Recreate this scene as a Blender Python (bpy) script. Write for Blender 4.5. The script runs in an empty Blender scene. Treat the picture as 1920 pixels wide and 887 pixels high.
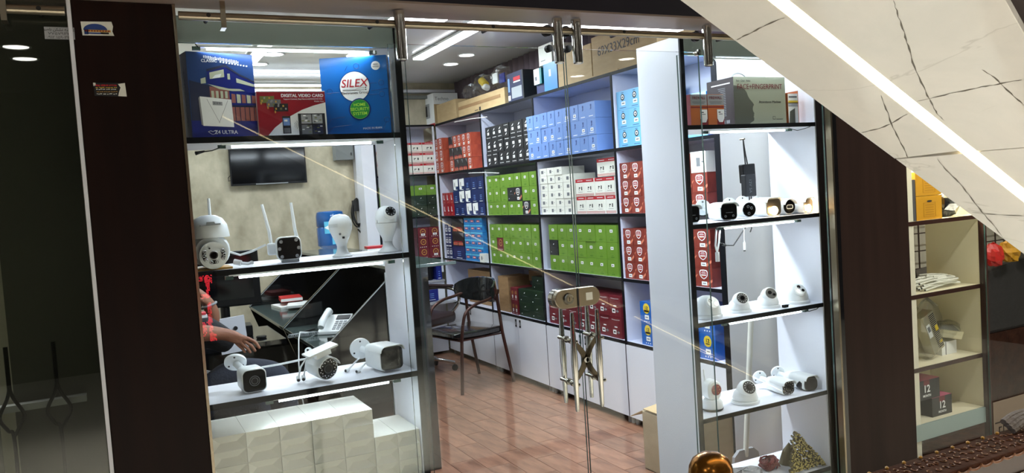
import bpy, bmesh, math, random
from mathutils import Vector, Matrix
random.seed(7)
C = bpy.context.scene.collection
PI = math.pi
# ------------------------------------------------------------------ camera
cam = bpy.data.cameras.new('camera'); cam.sensor_width = 36.0; cam.sensor_fit = 'HORIZONTAL'
cam.lens = 1484.74 / 1920 * 36.0; cam.clip_start = 0.05
co = bpy.data.objects.new('camera', cam); C.objects.link(co)
fw = Vector((0.44712795, 0.89287837, -0.05333678)); rt = Vector((0.89068734, -0.44992294, -0.06515684)); up = Vector((0.08217457, 0.01837295, 0.99644858))
m = Matrix((rt, up, -fw)).transposed().to_4x4(); m.translation = Vector((0, -2.5867, 1.6)); co.matrix_world = m
bpy.context.scene.camera = co
# ------------------------------------------------------------------ world, exposure
w = bpy.data.worlds.new('world'); bpy.context.scene.world = w; w.use_nodes = True
w.node_tree.nodes['Background'].inputs[0].default_value = (0.55, 0.5, 0.42, 1); w.node_tree.nodes['Background'].inputs[1].default_value = 0.05
vs = bpy.context.scene.view_settings; vs.view_transform = 'Standard'; vs.look = 'None'; vs.gamma = 1; vs.exposure = 0.14
vs.use_curve_mapping = False
def area(name, loc, size, power, col=(1, 1, 1), rot=(0, 0, 0), parent=None):
    l = bpy.data.lights.new(name, 'AREA'); l.shape = 'RECTANGLE'; l.size, l.size_y = size; l.energy = power; l.color = col
    o = bpy.data.objects.new(name, l); C.objects.link(o); o.location = loc; o.rotation_euler = rot
    if parent: o.parent = parent
    return o
COOL = (0.80, 0.90, 1.0); WARM = (1.0, 0.80, 0.55)
# ------------------------------------------------------------------ materials
def lin(c): return tuple((x / 12.92 if x <= .04045 else ((x + .055) / 1.055) ** 2.4) for x in [v / 255 for v in c])
MATS = {}
def M(name, rgb, rough=.5, metal=0., noise=None, emit=None, coat=0., bump=None, spec=.5, rnd=0.):
    """noise=(scale, rgb2, stretch) mixes a second colour; bump=(scale, strength); rnd = brightness variation per object"""
    if name in MATS: return MATS[name]
    mt = bpy.data.materials.new(name); MATS[name] = mt; mt.use_nodes = True; nt = mt.node_tree; b = nt.nodes['Principled BSDF']
    c = lin(rgb); b.inputs['Base Color'].default_value = (*c, 1); b.inputs['Roughness'].default_value = rough; b.inputs['Metallic'].default_value = metal
    b.inputs['Coat Weight'].default_value = coat; b.inputs['Coat Roughness'].default_value = .03; b.inputs['Specular IOR Level'].default_value = spec
    src = None
    if noise or bump: tc = nt.nodes.new('ShaderNodeTexCoord')
    if noise:
        mp = nt.nodes.new('ShaderNodeMapping'); mp.inputs['Scale'].default_value = noise[2] if len(noise) > 2 else (1, 1, 1)
        nz = nt.nodes.new('ShaderNodeTexNoise'); nz.inputs['Scale'].default_value = noise[0]; nz.inputs['Detail'].default_value = 6; nz.inputs['Roughness'].default_value = .6
        rp = nt.nodes.new('ShaderNodeValToRGB'); rp.color_ramp.elements[0].position = .35; rp.color_ramp.elements[1].position = .68
        rp.color_ramp.elements[0].color = (*c, 1); rp.color_ramp.elements[1].color = (*lin(noise[1]), 1)
        nt.links.new(tc.outputs['Object'], mp.inputs[0]); nt.links.new(mp.outputs[0], nz.inputs[0]); nt.links.new(nz.outputs[0], rp.inputs[0]); src = rp.outputs[0]
        nt.links.new(src, b.inputs['Base Color'])
    if rnd:
        oi = nt.nodes.new('ShaderNodeObjectInfo'); mr = nt.nodes.new('ShaderNodeMapRange'); mr.inputs[3].default_value = 1 - rnd; mr.inputs[4].default_value = 1 + rnd
        hs = nt.nodes.new('ShaderNodeHueSaturation'); hs.inputs['Color'].default_value = (*c, 1)
        nt.links.new(oi.outputs['Random'], mr.inputs[0]); nt.links.new(mr.outputs[0], hs.inputs['Value'])
        if src: nt.links.new(src, hs.inputs['Color'])
        nt.links.new(hs.outputs[0], b.inputs['Base Color'])
    if bump:
        n2 = nt.nodes.new('ShaderNodeTexNoise'); n2.inputs['Scale'].default_value = bump[0]; n2.inputs['Detail'].default_value = 4
        bp = nt.nodes.new('ShaderNodeBump'); bp.inputs['Strength'].default_value = bump[1]; bp.inputs['Distance'].default_value = .01
        nt.links.new(tc.outputs['Object'], n2.inputs[0]); nt.links.new(n2.outputs[0], bp.inputs['Height']); nt.links.new(bp.outputs[0], b.inputs['Normal'])
    if emit: b.inputs['Emission Color'].default_value = (*lin(rgb), 1); b.inputs['Emission Strength'].default_value = emit
    return mt
def glass_mat(name, tint=(1, 1, 1), f0=.04, rough=0.0, base=0.0):
    """clear pane: transparent with a Schlick reflection that is the same from both sides"""
    mt = bpy.data.materials.new(name); MATS[name] = mt; mt.use_nodes = True; nt = mt.node_tree; nt.nodes.clear()
    o = nt.nodes.new('ShaderNodeOutputMaterial'); mx = nt.nodes.new('ShaderNodeMixShader'); t = nt.nodes.new('ShaderNodeBsdfTransparent'); g = nt.nodes.new('ShaderNodeBsdfGlossy')
    t.inputs[0].default_value = (*tint, 1); g.inputs['Roughness'].default_value = rough
    lw = nt.nodes.new('ShaderNodeLayerWeight'); lw.inputs[0].default_value = .5
    p = nt.nodes.new('ShaderNodeMath'); p.operation = 'POWER'; p.inputs[1].default_value = 5
    a = nt.nodes.new('ShaderNodeMath'); a.operation = 'MULTIPLY_ADD'; a.inputs[1].default_value = 1 - f0; a.inputs[2].default_value = f0
    nt.links.new(lw.outputs['Facing'], p.inputs[0]); nt.links.new(p.outputs[0], a.inputs[0]); nt.links.new(a.outputs[0], mx.inputs[0])
    nt.links.new(t.outputs[0], mx.inputs[1]); nt.links.new(g.outputs[0], mx.inputs[2]); nt.links.new(mx.outputs[0], o.inputs[0])
    return mt
GL = glass_mat('clear_glass', (.97, .985, .98), .028)
GLE = M('glass_edge', (70, 95, 92), .1, coat=1.)
FILM = glass_mat('plastic_film', (.93, .94, .94), .10, .15)
M('white_lam', (226, 228, 236), .35, noise=(3, (220, 223, 232)))
M('lilac_lam', (205, 208, 226), .3)
M('black_edge', (12, 14, 20), .5, spec=.15)
M('dark_panel', (24, 14, 13), .42, noise=(2.5, (32, 18, 15), (6, 6, .4)), spec=.12)
M('dark_panel_r', (36, 25, 22), .45, noise=(2.5, (44, 31, 27), (6, 6, .4)), spec=.12)
M('black_gloss', (14, 14, 17), .08, coat=.5)
M('chrome', (190, 188, 182), .12, 1.)
M('steel', (150, 140, 122), .28, 1., bump=(60, .05))
M('dark_steel', (92, 84, 70), .3, 1.)
M('white_plastic', (232, 236, 236), .35)
M('grey_plastic', (150, 155, 158), .4)
M('black_plastic', (12, 13, 16), .35, spec=.3)
M('lens_glass', (6, 7, 11), .08, spec=.35)
M('led_ring', (190, 192, 196), .25, .4)
M('black_rubber', (18, 18, 18), .6)
M('kraft', (176, 150, 108), .7, noise=(9, (188, 162, 120), (1, 1, 4)), rnd=.06)
M('kraft_dk', (140, 108, 72), .7, noise=(9, (156, 122, 84), (1, 1, 4)), rnd=.06)
M('kraft_grey', (148, 134, 108), .7, noise=(9, (158, 142, 116), (1, 1, 4)))
M('white_card', (226, 226, 216), .55, rnd=.04)
M('paper', (236, 238, 236), .6)
M('ink', (28, 28, 32), .6); M('ink_grey', (110, 112, 116), .6); M('ink_white', (236, 238, 240), .5); M('ink_red', (176, 24, 38), .5)
M('lime', (102, 140, 44), .38, rnd=.06); M('lime_dk', (60, 108, 16), .5)
M('sky_box', (112, 146, 206), .4, rnd=.05); M('sky_dk', (40, 66, 130), .5); M('cyan_box', (112, 182, 228), .35, rnd=.05)
M('crest_red', (138, 56, 44), .4, noise=(16, (104, 38, 32), (1, 1, .6)), rnd=.06); M('crest_in', (150, 48, 46), .5); M('crest_pale', (206, 120, 92), .5)
M('orange_box', (188, 84, 58), .4, noise=(16, (150, 58, 44), (1, 1, .6)), rnd=.06)
M('maroon', (104, 28, 38), .4, rnd=.07); M('gold', (196, 150, 70), .4); M('red_box', (160, 26, 36), .4, rnd=.06)
M('box_black', (26, 28, 32), .4, rnd=.1); M('navy', (26, 40, 92), .4, rnd=.08); M('dk_green', (18, 34, 30), .3, noise=(5, (34, 58, 30)), rnd=.1)
M('blue12', (28, 96, 178), .35, rnd=.05); M('yellow', (226, 196, 60), .5); M('cyan_blue', (46, 132, 196), .35, rnd=.05); M('teal', (0, 120, 124), .4)
M('skin', (148, 100, 76), .6, noise=(12, (132, 84, 62)), bump=(90, .15)); M('shirt', (20, 20, 24), .85, bump=(60, .3)); M('jeans', (26, 32, 48), .85, bump=(80, .3)); M('hair', (18, 14, 12), .7)
M('leather', (26, 22, 24), .32, bump=(25, .15)); M('leather_br', (44, 30, 30), .4, bump=(25, .15)); M('chair_tube', (70, 42, 36), .28, .5); M('film_wrap', (12, 13, 14), .1, noise=(18, (34, 36, 38), (1, 4, 1)), coat=1., bump=(26, 1.))
M('wallpaper', (204, 195, 170), .7, noise=(5, (160, 152, 128), (1, 1, .7)))
M('grey_wall', (120, 124, 122), .7); M('ceil', (232, 236, 240), .25, coat=.3)
M('beige_wall', (222, 216, 198), .6); M('white_wall', (224, 228, 236), .5)
M('curtain', (110, 96, 104), .8)
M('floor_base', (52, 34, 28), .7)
M('ext_ceiling', (66, 62, 56), .8); M('ext_floor', (214, 211, 200), .2); M('ext_wall', (88, 88, 76), .7)
M('header_dk', (30, 26, 36), .4); M('header_under', (146, 128, 118), .38, .3)
M('wood_carved', (70, 40, 28), .75, noise=(14, (44, 24, 16)), spec=.06, bump=(38, .5)); M('wood_highlight', (124, 84, 62), .4, spec=.3); M('wood_dark', (52, 26, 20), .35, coat=.2)  # paler copy of the carved wood puts highlights into the relief colour
M('brass', (176, 118, 46), .22, .85, noise=(9, (120, 70, 34)), bump=(8, .15)); M('brass_chip', (84, 44, 36), .6)
M('cloth_grey', (112, 106, 104), .9, bump=(90, .6)); M('fringe', (30, 24, 30), .9)
M('cream_lam', (232, 224, 196), .4); M('pale_blue', (142, 160, 158), .4); M('ultra_blue', (24, 38, 122), .3); M('silex_blue', (14, 84, 156), .3, noise=(2, (24, 108, 184)))
M('silex_side', (12, 50, 110), .35); M('dvc_red', (150, 26, 42), .35); M('green_logo', (30, 142, 62), .4); M('green_txt', (176, 226, 70), .5)
M('silver_box', (166, 170, 150), .3, .2); M('silver_dk', (96, 98, 88), .35, .2); M('brown_side', (44, 32, 34), .45, spec=.3); M('fire_orange', (190, 104, 52), .4); M('fire_red', (128, 34, 40), .4)
M('yellow_box', (196, 142, 28), .45); M('slate_box', (74, 74, 78), .45); M('metal_grid', (60, 44, 36), .5); M('psu_metal', (190, 184, 160), .35, .6)
M('pink', (176, 84, 116), .5); M('pcb', (110, 116, 60), .5); M('house_brick', (150, 92, 84), .6); M('night', (30, 38, 70), .5); M('sky_print', (28, 62, 118), .4); M('glass_print', (190, 196, 170), .4)
M('red_mat', (196, 40, 36), .4); M('cable_red', (120, 34, 40), .6); M('bolt_yellow', (206, 190, 110), .4); M('bolt_body', (90, 78, 40), .45, .3)
M('water_blue', (24, 84, 150), .1, coat=.6); M('label_cyan', (96, 190, 226), .5); M('desk_top', (72, 84, 82), .12, coat=.3)
def emis(name, rgb, s):
    mt = bpy.data.materials.new(name); MATS[name] = mt; mt.use_nodes = True; nt = mt.node_tree; nt.nodes.clear()
    o = nt.nodes.new('ShaderNodeOutputMaterial'); e = nt.nodes.new('ShaderNodeEmission'); e.inputs[0].default_value = (*rgb, 1); e.inputs[1].default_value = s
    nt.links.new(e.outputs[0], o.inputs[0]); return mt
emis('led_cool', (.82, .95, 1.), 10); emis('lamp_cool', (.93, .96, 1.), 9); emis('lamp_warm', (1., .86, .66), 7); emis('strip_warm', (1., .80, .44), 9); emis('ir_warm', (1., .66, .32), 45); emis('downlight', (1, .97, .9), 22); emis('led_red', (1., .03, .05), 18)
# ------------------------------------------------------------------ mesh builder
class MB:
    def __init__(s): s.v = []; s.f = []; s.m = []; s.mats = []
    def mi(s, mat):
        if mat not in s.mats: s.mats.append(mat)
        return s.mats.index(mat)
    def add(s, vs, fs, mat):
        k = len(s.v); s.v += [tuple(v) for v in vs]; i = s.mi(mat)
        for f in fs: s.f.append(tuple(k + a for a in f)); s.m.append(i)
        return s
    def box(s, a, b, mat):
        (x0, y0, z0), (x1, y1, z1) = a, b
        return s.add([(x0, y0, z0), (x1, y0, z0), (x1, y1, z0), (x0, y1, z0), (x0, y0, z1), (x1, y0, z1), (x1, y1, z1), (x0, y1, z1)],
                     [(0, 3, 2, 1), (4, 5, 6, 7), (0, 1, 5, 4), (1, 2, 6, 5), (2, 3, 7, 6), (3, 0, 4, 7)], mat)
    def frame(s, p0, p1):
        d = (Vector(p1) - Vector(p0)).normalized(); a = Vector((0, 0, 1)) if abs(d.z) < .9 else Vector((1, 0, 0)); u = d.cross(a).normalized(); return d, u, d.cross(u)
    def cyl(s, p0, p1, r0, mat, r1=None, n=16, caps=True):
        r1 = r0 if r1 is None else r1; d, u, v = s.frame(p0, p1); vs = []
        for p, r in ((p0, r0), (p1, r1)):
            for i in range(n): t = 2 * PI * i / n; vs.append(Vector(p) + u * (r * math.cos(t)) + v * (r * math.sin(t)))
        fs = [(i, i + n, (i + 1) % n + n, (i + 1) % n) for i in range(n)]
        if caps: fs += [tuple(range(n)), tuple(range(2 * n - 1, n - 1, -1))]
        return s.add(vs, fs, mat)
    def tube(s, pts, r, mat, n=8, closed=False):
        pts = [Vector(p) for p in pts]; vs = []; L = len(pts); up0 = None
        for i, p in enumerate(pts):
            d = (pts[min(i + 1, L - 1)] - pts[max(i - 1, 0)]).normalized()
            if up0 is None: up0 = d.orthogonal().normalized()
            u = (up0 - d * up0.dot(d)).normalized(); up0 = u; v = d.cross(u); rr = r[i] if isinstance(r, (list, tuple)) else r
            for k in range(n): t = 2 * PI * k / n; vs.append(p + u * (rr * math.cos(t)) + v * (rr * math.sin(t)))
        fs = [(i * n + k, i * n + (k + 1) % n, (i + 1) * n + (k + 1) % n, (i + 1) * n + k) for i in range(L - 1) for k in range(n)]
        fs += [tuple(range(n))[::-1], tuple(range((L - 1) * n, L * n))]
        return s.add(vs, fs, mat)
    def lathe(s, prof, mat, n=24, T=None, o=(0, 0, 0)):
        vs = []; T = T or Matrix.Identity(3); o = Vector(o)
        for r, z in prof:
            for k in range(n): t = 2 * PI * k / n; vs.append(T @ Vector((r * math.cos(t), r * math.sin(t), z)) + o)
        L = len(prof); fs = [(i * n + k, i * n + (k + 1) % n, (i + 1) * n + (k + 1) % n, (i + 1) * n + k) for i in range(L - 1) for k in range(n)]
        fs += [tuple(range(n))[::-1], tuple(range((L - 1) * n, L * n))]
        return s.add(vs, fs, mat)
    def prism(s, poly, a, b, mat, axis='y'):
        """poly of (u,v) extruded from a to b along axis"""
        n = len(poly)
        def P(u, v, t): return {'y': (u, t, v), 'x': (t, u, v), 'z': (u, v, t)}[axis]
        vs = [P(u, v, a) for u, v in poly] + [P(u, v, b) for u, v in poly]
        fs = [tuple(range(n)), tuple(range(2 * n - 1, n - 1, -1))] + [(i, i + n, (i + 1) % n + n, (i + 1) % n) for i in range(n)]
        return s.add(vs, fs, mat)
    def deco(s, poly, mat, y=-.0005):
        """flat print in the x-z plane just proud of a front face at y=0 (faces -y)"""
        return s.add([(u, y, v) for u, v in poly], [tuple(range(len(poly)))], mat)
    def rect(s, cx, cz, w, h, mat, y=-.0005): return s.deco([(cx - w / 2, cz - h / 2), (cx + w / 2, cz - h / 2), (cx + w / 2, cz + h / 2), (cx - w / 2, cz + h / 2)], mat, y)
    def disc(s, cx, cz, r, mat, y=-.0005, n=20, ry=None): return s.deco([(cx + r * math.cos(2 * PI * k / n), cz + (ry or r) * math.sin(2 * PI * k / n)) for k in range(n)], mat, y)
    def build(s, name, parent=None, loc=None, rot=None, smooth=False, bevel=0, mesh=None):
        me = mesh or s.mesh(name, smooth)
        o = bpy.data.objects.new(name, me); C.objects.link(o)
        if parent: o.parent = parent
        if loc is not None: o.location = loc
        if rot is not None: o.rotation_euler = rot
        if bevel:
            b = o.modifiers.new('bevel', 'BEVEL'); b.width = bevel; b.segments = 2; b.limit_method = 'ANGLE'; b.angle_limit = .6
        return o
    def mesh(s, name, smooth=False):
        me = bpy.data.meshes.new(name); me.from_pydata(s.v, [], s.f)
        for mn in s.mats: me.materials.append(MATS[mn])
        me.polygons.foreach_set('material_index', s.m)
        bm = bmesh.new(); bm.from_mesh(me)
        if smooth:
            for f in bm.faces: f.smooth = True
            for e in bm.edges:
                if len(e.link_faces) == 2 and e.calc_face_angle(0) > .7: e.smooth = False
        bm.to_mesh(me); bm.free(); me.update(); return me
def tag(o, label=None, cat=None, group=None, kind=None):
    if label: o['label'] = label
    if cat: o['category'] = cat
    if group: o['group'] = group
    if kind: o['kind'] = kind
    return o
def thing(name, loc, label, cat, group=None, rz=0, rot=None):
    o = bpy.data.objects.new(name, None); C.objects.link(o); o.empty_display_size = .05; o.location = loc; o.rotation_euler = rot or (0, 0, rz); return tag(o, label, cat, group)
def struct(name, mb, **k): return tag(mb.build(name, **k), kind='structure')
def text(name, s, size, mat, parent, loc, rot=(PI / 2, 0, 0), align='CENTER', xs=1., shear=0., extr=.0002, bold=0.):
    cu = bpy.data.curves.new(name, 'FONT'); cu.body = s; cu.size = size; cu.align_x = align; cu.align_y = 'CENTER'; cu.shear = shear; cu.extrude = extr; cu.offset = bold; cu.resolution_u = 3
    t = bpy.data.objects.new('tmp', cu); C.objects.link(t)
    dg = bpy.context.evaluated_depsgraph_get(); me = bpy.data.meshes.new_from_object(t.evaluated_get(dg)); bpy.data.objects.remove(t)
    me.materials.clear(); me.materials.append(MATS[mat]); me.name = name
    for v in me.vertices: v.co.x *= xs
    o = bpy.data.objects.new(name, me); C.objects.link(o); o.parent = parent; o.location = loc; o.rotation_euler = rot; return o
ORD = ['first', 'second', 'third', 'fourth', 'fifth', 'sixth', 'seventh', 'eighth', 'ninth', 'tenth', 'eleventh']
exec_order = None
# ================================================================== STRUCTURE
# ---- shop interior shell
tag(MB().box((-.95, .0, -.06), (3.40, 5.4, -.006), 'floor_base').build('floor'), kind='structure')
FLOOR = bpy.data.objects['floor']
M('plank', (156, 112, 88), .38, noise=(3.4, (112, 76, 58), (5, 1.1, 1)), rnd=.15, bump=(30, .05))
pm = MB().box((.0015, .0015, -.012), (.1535, .4785, 0), 'plank').mesh('plank')
for i in range(13):
    x = 3.40 - .155 * (i + 1) - .005
    off = (0, .25)[i % 2] + (.03 if i % 3 == 0 else 0)
    for j in range(11):
        y = -.1 + off + j * .48
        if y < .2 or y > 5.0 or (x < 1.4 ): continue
        o = bpy.data.objects.new('plank', pm); C.objects.link(o); o.parent = FLOOR; o.location = (x, y, 0)
struct('ceiling', MB().box((-.95, -.04, 2.83), (3.45, 5.4, 2.9), 'ceil'))
struct('wall_back', MB().box((-.95, 5.34, 0), (3.45, 5.44, 2.83), 'wallpaper'))
struct('wall_left', MB().box((-.34, .12, 0), (-.30, 5.4, 2.83), 'beige_wall'))
struct('wall_right', MB().box((3.40, .0, 0), (3.5, 5.4, 2.83), 'beige_wall'))
struct('trim_1', MB().box((-.95, 5.27, 2.66), (3.40, 5.34, 2.69), 'grey_wall').box((-.95, 5.25, 2.72), (3.40, 5.34, 2.75), 'white_lam'))
struct('wall_side', MB().box((2.91, .0, 0), (2.96, .04, 2.83), 'white_wall').box((3.36, .42, 0), (3.40, .90, 2.83), 'beige_wall'))
struct('baseboard_right', MB().box((3.35, .42, 0), (3.36, .90, .05), 'white_lam'))
# ---- storefront
h = MB().box((-2.3, -.22, 2.222), (6.4, -.03, 2.95), 'header_dk').box((-1.6, -.22, 2.215), (6.4, -.03, 2.2215), 'header_under')
struct('trim_2', h)
tag(MB().box((-.055, -.075, 0), (.203, .12, 2.214), 'dark_panel').build('wall_front', bevel=.002), kind='structure')
struct('trim_3', MB().box((-.066, -.082, 0), (-.056, -.07, 2.214), 'white_lam'))
struct('trim_4', MB().box((.2035, -.078, 0), (.2115, -.05, 2.214), 'steel'))
pr = MB().box((2.905, -.075, .16), (3.366, .10, 2.214), 'dark_panel_r')
tag(pr.build('wall_front_right', bevel=.003), kind='structure')
struct('trim_5', MB().box((2.862, -.085, 0), (2.8725, -.055, 2.214), 'steel').box((2.8735, -.078, .0), (2.904, -.045, 2.214), 'black_gloss'))
struct('trim_6', MB().box((2.87, -.10, 0), (4.02, -.02, .158), 'dark_panel_r').box((2.9, -.104, .158), (3.37, -.01, .162), 'grey_plastic'))
def pane(name, x0, x1, y, z0, z1, th=.008, mat='clear_glass', edge='glass_edge'):
    m = MB(); y0, y1 = y - th / 2, y + th / 2
    v = [(x0, y0, z0), (x1, y0, z0), (x1, y1, z0), (x0, y1, z0), (x0, y0, z1), (x1, y0, z1), (x1, y1, z1), (x0, y1, z1)]
    m.add(v, [(0, 1, 5, 4), (2, 3, 7, 6)], mat); m.add(v, [(0, 3, 2, 1), (4, 5, 6, 7), (1, 2, 6, 5), (3, 0, 4, 7)], edge)
    return struct(name, m)
pane('window_1', .214, .915, -.045, .02, 2.11); pane('window_2', 2.06, 2.86, -.045, .02, 2.11)
pane('door_1', .845, 1.508, -.085, .02, 2.115); pane('door_2', 1.518, 2.135, -.085, .02, 2.115)
# tinted glass to the left of the dark panel with a dark room behind it
M('tint_back', (104, 104, 96), .7)
glass_mat('tint_glass', (.60, .62, .58), .05)
pane('window_3', -1.4, -.068, -.07, .02, 2.214, mat='tint_glass')
struct('wall_front_left', MB().box((-2.2, 1.3, 0), (-.34, 1.36, 2.9), 'tint_back').box((-2.24, -.02, 0), (-2.2, 1.36, 2.9), 'tint_back').box((-.34, .121, 0), (-.055, .16, 2.9), 'tint_back').box((-2.2, -.02, -.02), (-.34, 1.3, -.001), 'tint_back').box((-2.2, -.02, 2.9), (-.3, 1.3, 2.92), 'tint_back'))
area('tint_room_fill', (-1.3, .6, 2.85), (1., .8), 60, (1., .98, .93))  # added fill without a fixture, lifts the dark room behind the tinted glass
# ---- exterior corridor
struct('floor_exterior', MB().box((-4, -7, -.06), (7, -.08, -.001), 'ext_floor'))
struct('ceiling_exterior', MB().box((-4, -7, 2.95), (1.05, -.22, 3.05), 'ext_ceiling').box((1.05, -7, 2.95), (7, -1.6, 3.05), 'ext_ceiling').box((3.2, -1.6, 2.95), (7, -.22, 3.05), 'ext_ceiling').box((1.0, -1.7, 3.9), (3.4, -.1, 4.0), 'ext_ceiling'))
struct('wall_exterior', MB().box((-4, -7.1, 0), (7, -7, 2.95), 'ext_wall'))
# ================================================================== TRACK AND DOOR HARDWARE
trk = thing('sliding_door_track', (0, -.12, 2.172), 'round stainless rail carrying the glass doors under the dark header', 'rail')
for x0, x1 in ((-1.4, -.07), (.215, 2.86)):
    MB().cyl((x0, 0, 0), (x1, 0, 0), .0125, 'steel', n=20).build('rail_tube', trk, smooth=True)
for x in (-.13, .235 + .06, .80, 1.21, 1.75, 2.27):
    MB().cyl((x, -.014, .002), (x, .075, .002), .006, 'black_rubber', n=12).build('fixing_bolt', trk)
for x in (-.21, .335):
    MB().box((x - .007, -.018, -.03), (x + .007, -.012, .05), 'steel').box((x - .007, -.018, -.034), (x + .007, .03, -.03), 'steel').build('rail_bracket', trk)
for i, (x, where) in enumerate(((.874, 'at the left end of the doorway'), (1.462, 'above the lock, left of the pair'), (1.540, 'above the lock, right of the pair'), (2.142, 'beside the white shelf panel'))):
    t = thing('door_roller', (x, -.115, 2.052), 'chrome tube shaped door hanger ' + where, 'door hanger', 'tube hangers on the sliding door rail')
    MB().lathe([(.0, 0), (.014, 0), (.018, .004), (.018, .158), (.0, .158)], 'chrome', 24).build('hanger_tube', t, loc=(0, -.02, 0), smooth=True)
    s = 1 if i in (0,) else -1
    MB().cyl((.018 * s, .02, .125), (.018 * s, .036, .125), .020, 'black_plastic', n=24).build('roller_wheel', t, smooth=True)
    MB().cyl((.018 * s, .012, .06), (.018 * s, .03, .06), .013, 'chrome' if i == 3 else 'black_plastic', n=20).build('glass_clamp', t, smooth=True)
# pull handles: pair of tapered bars joined by a curved bracket on each door
for xo, xi, xr, xm, lab in ((1.439, 1.468, 1.453, 1.508, 'tapered chrome pull handle on the left glass door'), (1.545, 1.583, 1.565, 1.516, 'tapered chrome pull handle on the right glass door')):
    t = thing('pull_handle', (0, -.085, .975), lab, 'door handle', 'pull handles of the glass doors')
    for x, y in ((xo, -.065), (xi, .065)): MB().lathe([(.0, -.18), (.0065, -.18), (.0075, -.172), (.0125, .0), (.0075, .172), (.0065, .18), (0, .18)], 'chrome', 20).build('bar', t, loc=(x, y, .007), smooth=True)
    n = 24; cl = []
    for k in range(n + 1): z = -1 + 2 * k / n; cl.append((xm + (xr - xm) * abs(z) ** 1.6, z * .079))
    L_, R_1 = [], []
    for k, (x, z) in enumerate(cl):
        a = cl[max(k - 1, 0)]; b = cl[min(k + 1, n)]; d = Vector((b[0] - a[0], b[1] - a[1])).normalized(); ww = .0085 + .003 * (1 - abs(z) / .079); L_.append((x - d.y * ww, z + d.x * ww)); R_1.append((x + d.y * ww, z - d.x * ww))
    vs = []
    for y in (-.0285, -.0215): vs += [(x, y, z) for x, z in L_] + [(x, y, z) for x, z in R_1]
    q = n + 1; fs = [(k, q + k, q + k + 1, k + 1) for k in range(n)] + [(2 * q + k, 2 * q + k + 1, 3 * q + k + 1, 3 * q + k) for k in range(n)] + [(k, k + 1, 2 * q + k + 1, 2 * q + k) for k in range(n)] + [(q + k, 3 * q + k, 3 * q + k + 1, q + k + 1) for k in range(n)] + [(0, 2 * q, 3 * q, q), (n, q + n, 3 * q + n, 2 * q + n)]
    br = MB().add(vs, fs, 'dark_steel').build('curved_bracket', t)
    for z in (-.079, .079):
        MB().cyl((xr, -.064, z), (xr, .064, z), .0065, 'chrome', n=16).cyl((xr, -.036, z), (xr, -.02, z), .0125, 'chrome', n=20).cyl((xr, .004, z), (xr, .014, z), .0125, 'chrome', n=20).build('stand_off', t, smooth=True)
        MB().cyl((xr, -.064, z), (xo, -.065, z), .0065, 'chrome', n=12).build('stand_off', t); MB().cyl((xr, .064, z), (xi, .065, z), .0065, 'chrome', n=12).build('stand_off', t)
    MB().cyl((xm, -.036, 0), (xm, -.018, 0), .010, 'chrome', n=16).build('pivot_pin', t, smooth=True)
t = thing('glass_door_lock', (1.4845, -.092, 1.209), 'brushed steel lock across the two glass doors with key cylinder', 'lock')
def rr(w, h, r, n=5, cx=0, cz=0):
    p = []
    for qx, qz, a0 in ((1, 1, 0), (-1, 1, 90), (-1, -1, 180), (1, -1, 270)):
        for k in range(n + 1): a = math.radians(a0 + 90 * k / n); p.append((cx + qx * (w / 2 - r) + r * math.cos(a), cz + qz * (h / 2 - r) + r * math.sin(a)))
    return p
def halfcap(w, h, side):
    p = []
    for k in range(13): a = PI / 2 + PI * k / 12; p.append((-w + h / 2 + h / 2 * math.cos(a), h / 2 * math.sin(a)))
    p += [(0, -h / 2), (0, h / 2)]
    return p if side < 0 else [(-x, z) for x, z in p][::-1]
MB().prism([(x - .003, z) for x, z in halfcap(.093, .070, -1)], -.034, -.008, 'steel').build('lock_body', t, bevel=.003)
MB().prism([(x + .003, z) for x, z in halfcap(.093, .070, 1)], -.034, -.008, 'steel').build('lock_body', t, bevel=.003)
MB().cyl((-.062, -.008, 0), (-.062, .02, 0), .035, 'chrome', n=28).build('back_plate', t, smooth=True)
lc = MB().cyl((-.042, -.044, 0), (-.042, -.034, 0), .018, 'chrome', r1=.022, n=24).build('key_cylinder', t, smooth=True)
MB().box((-.0432, -.0452, -.007), (-.0408, -.0441, .007), 'black_plastic').cyl((-.042, -.0446, 0), (-.042, -.0441, 0), .01, 'steel', n=16).build('keyhole', lc)
MB().box((.034, -.0346, -.014), (.062, -.0341, .014), 'white_card').build('paper_sticker', t)
MB().box((-.003, -.034, -.03), (.003, -.01, .033), 'black_rubber').build('strike_gap', t)
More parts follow.
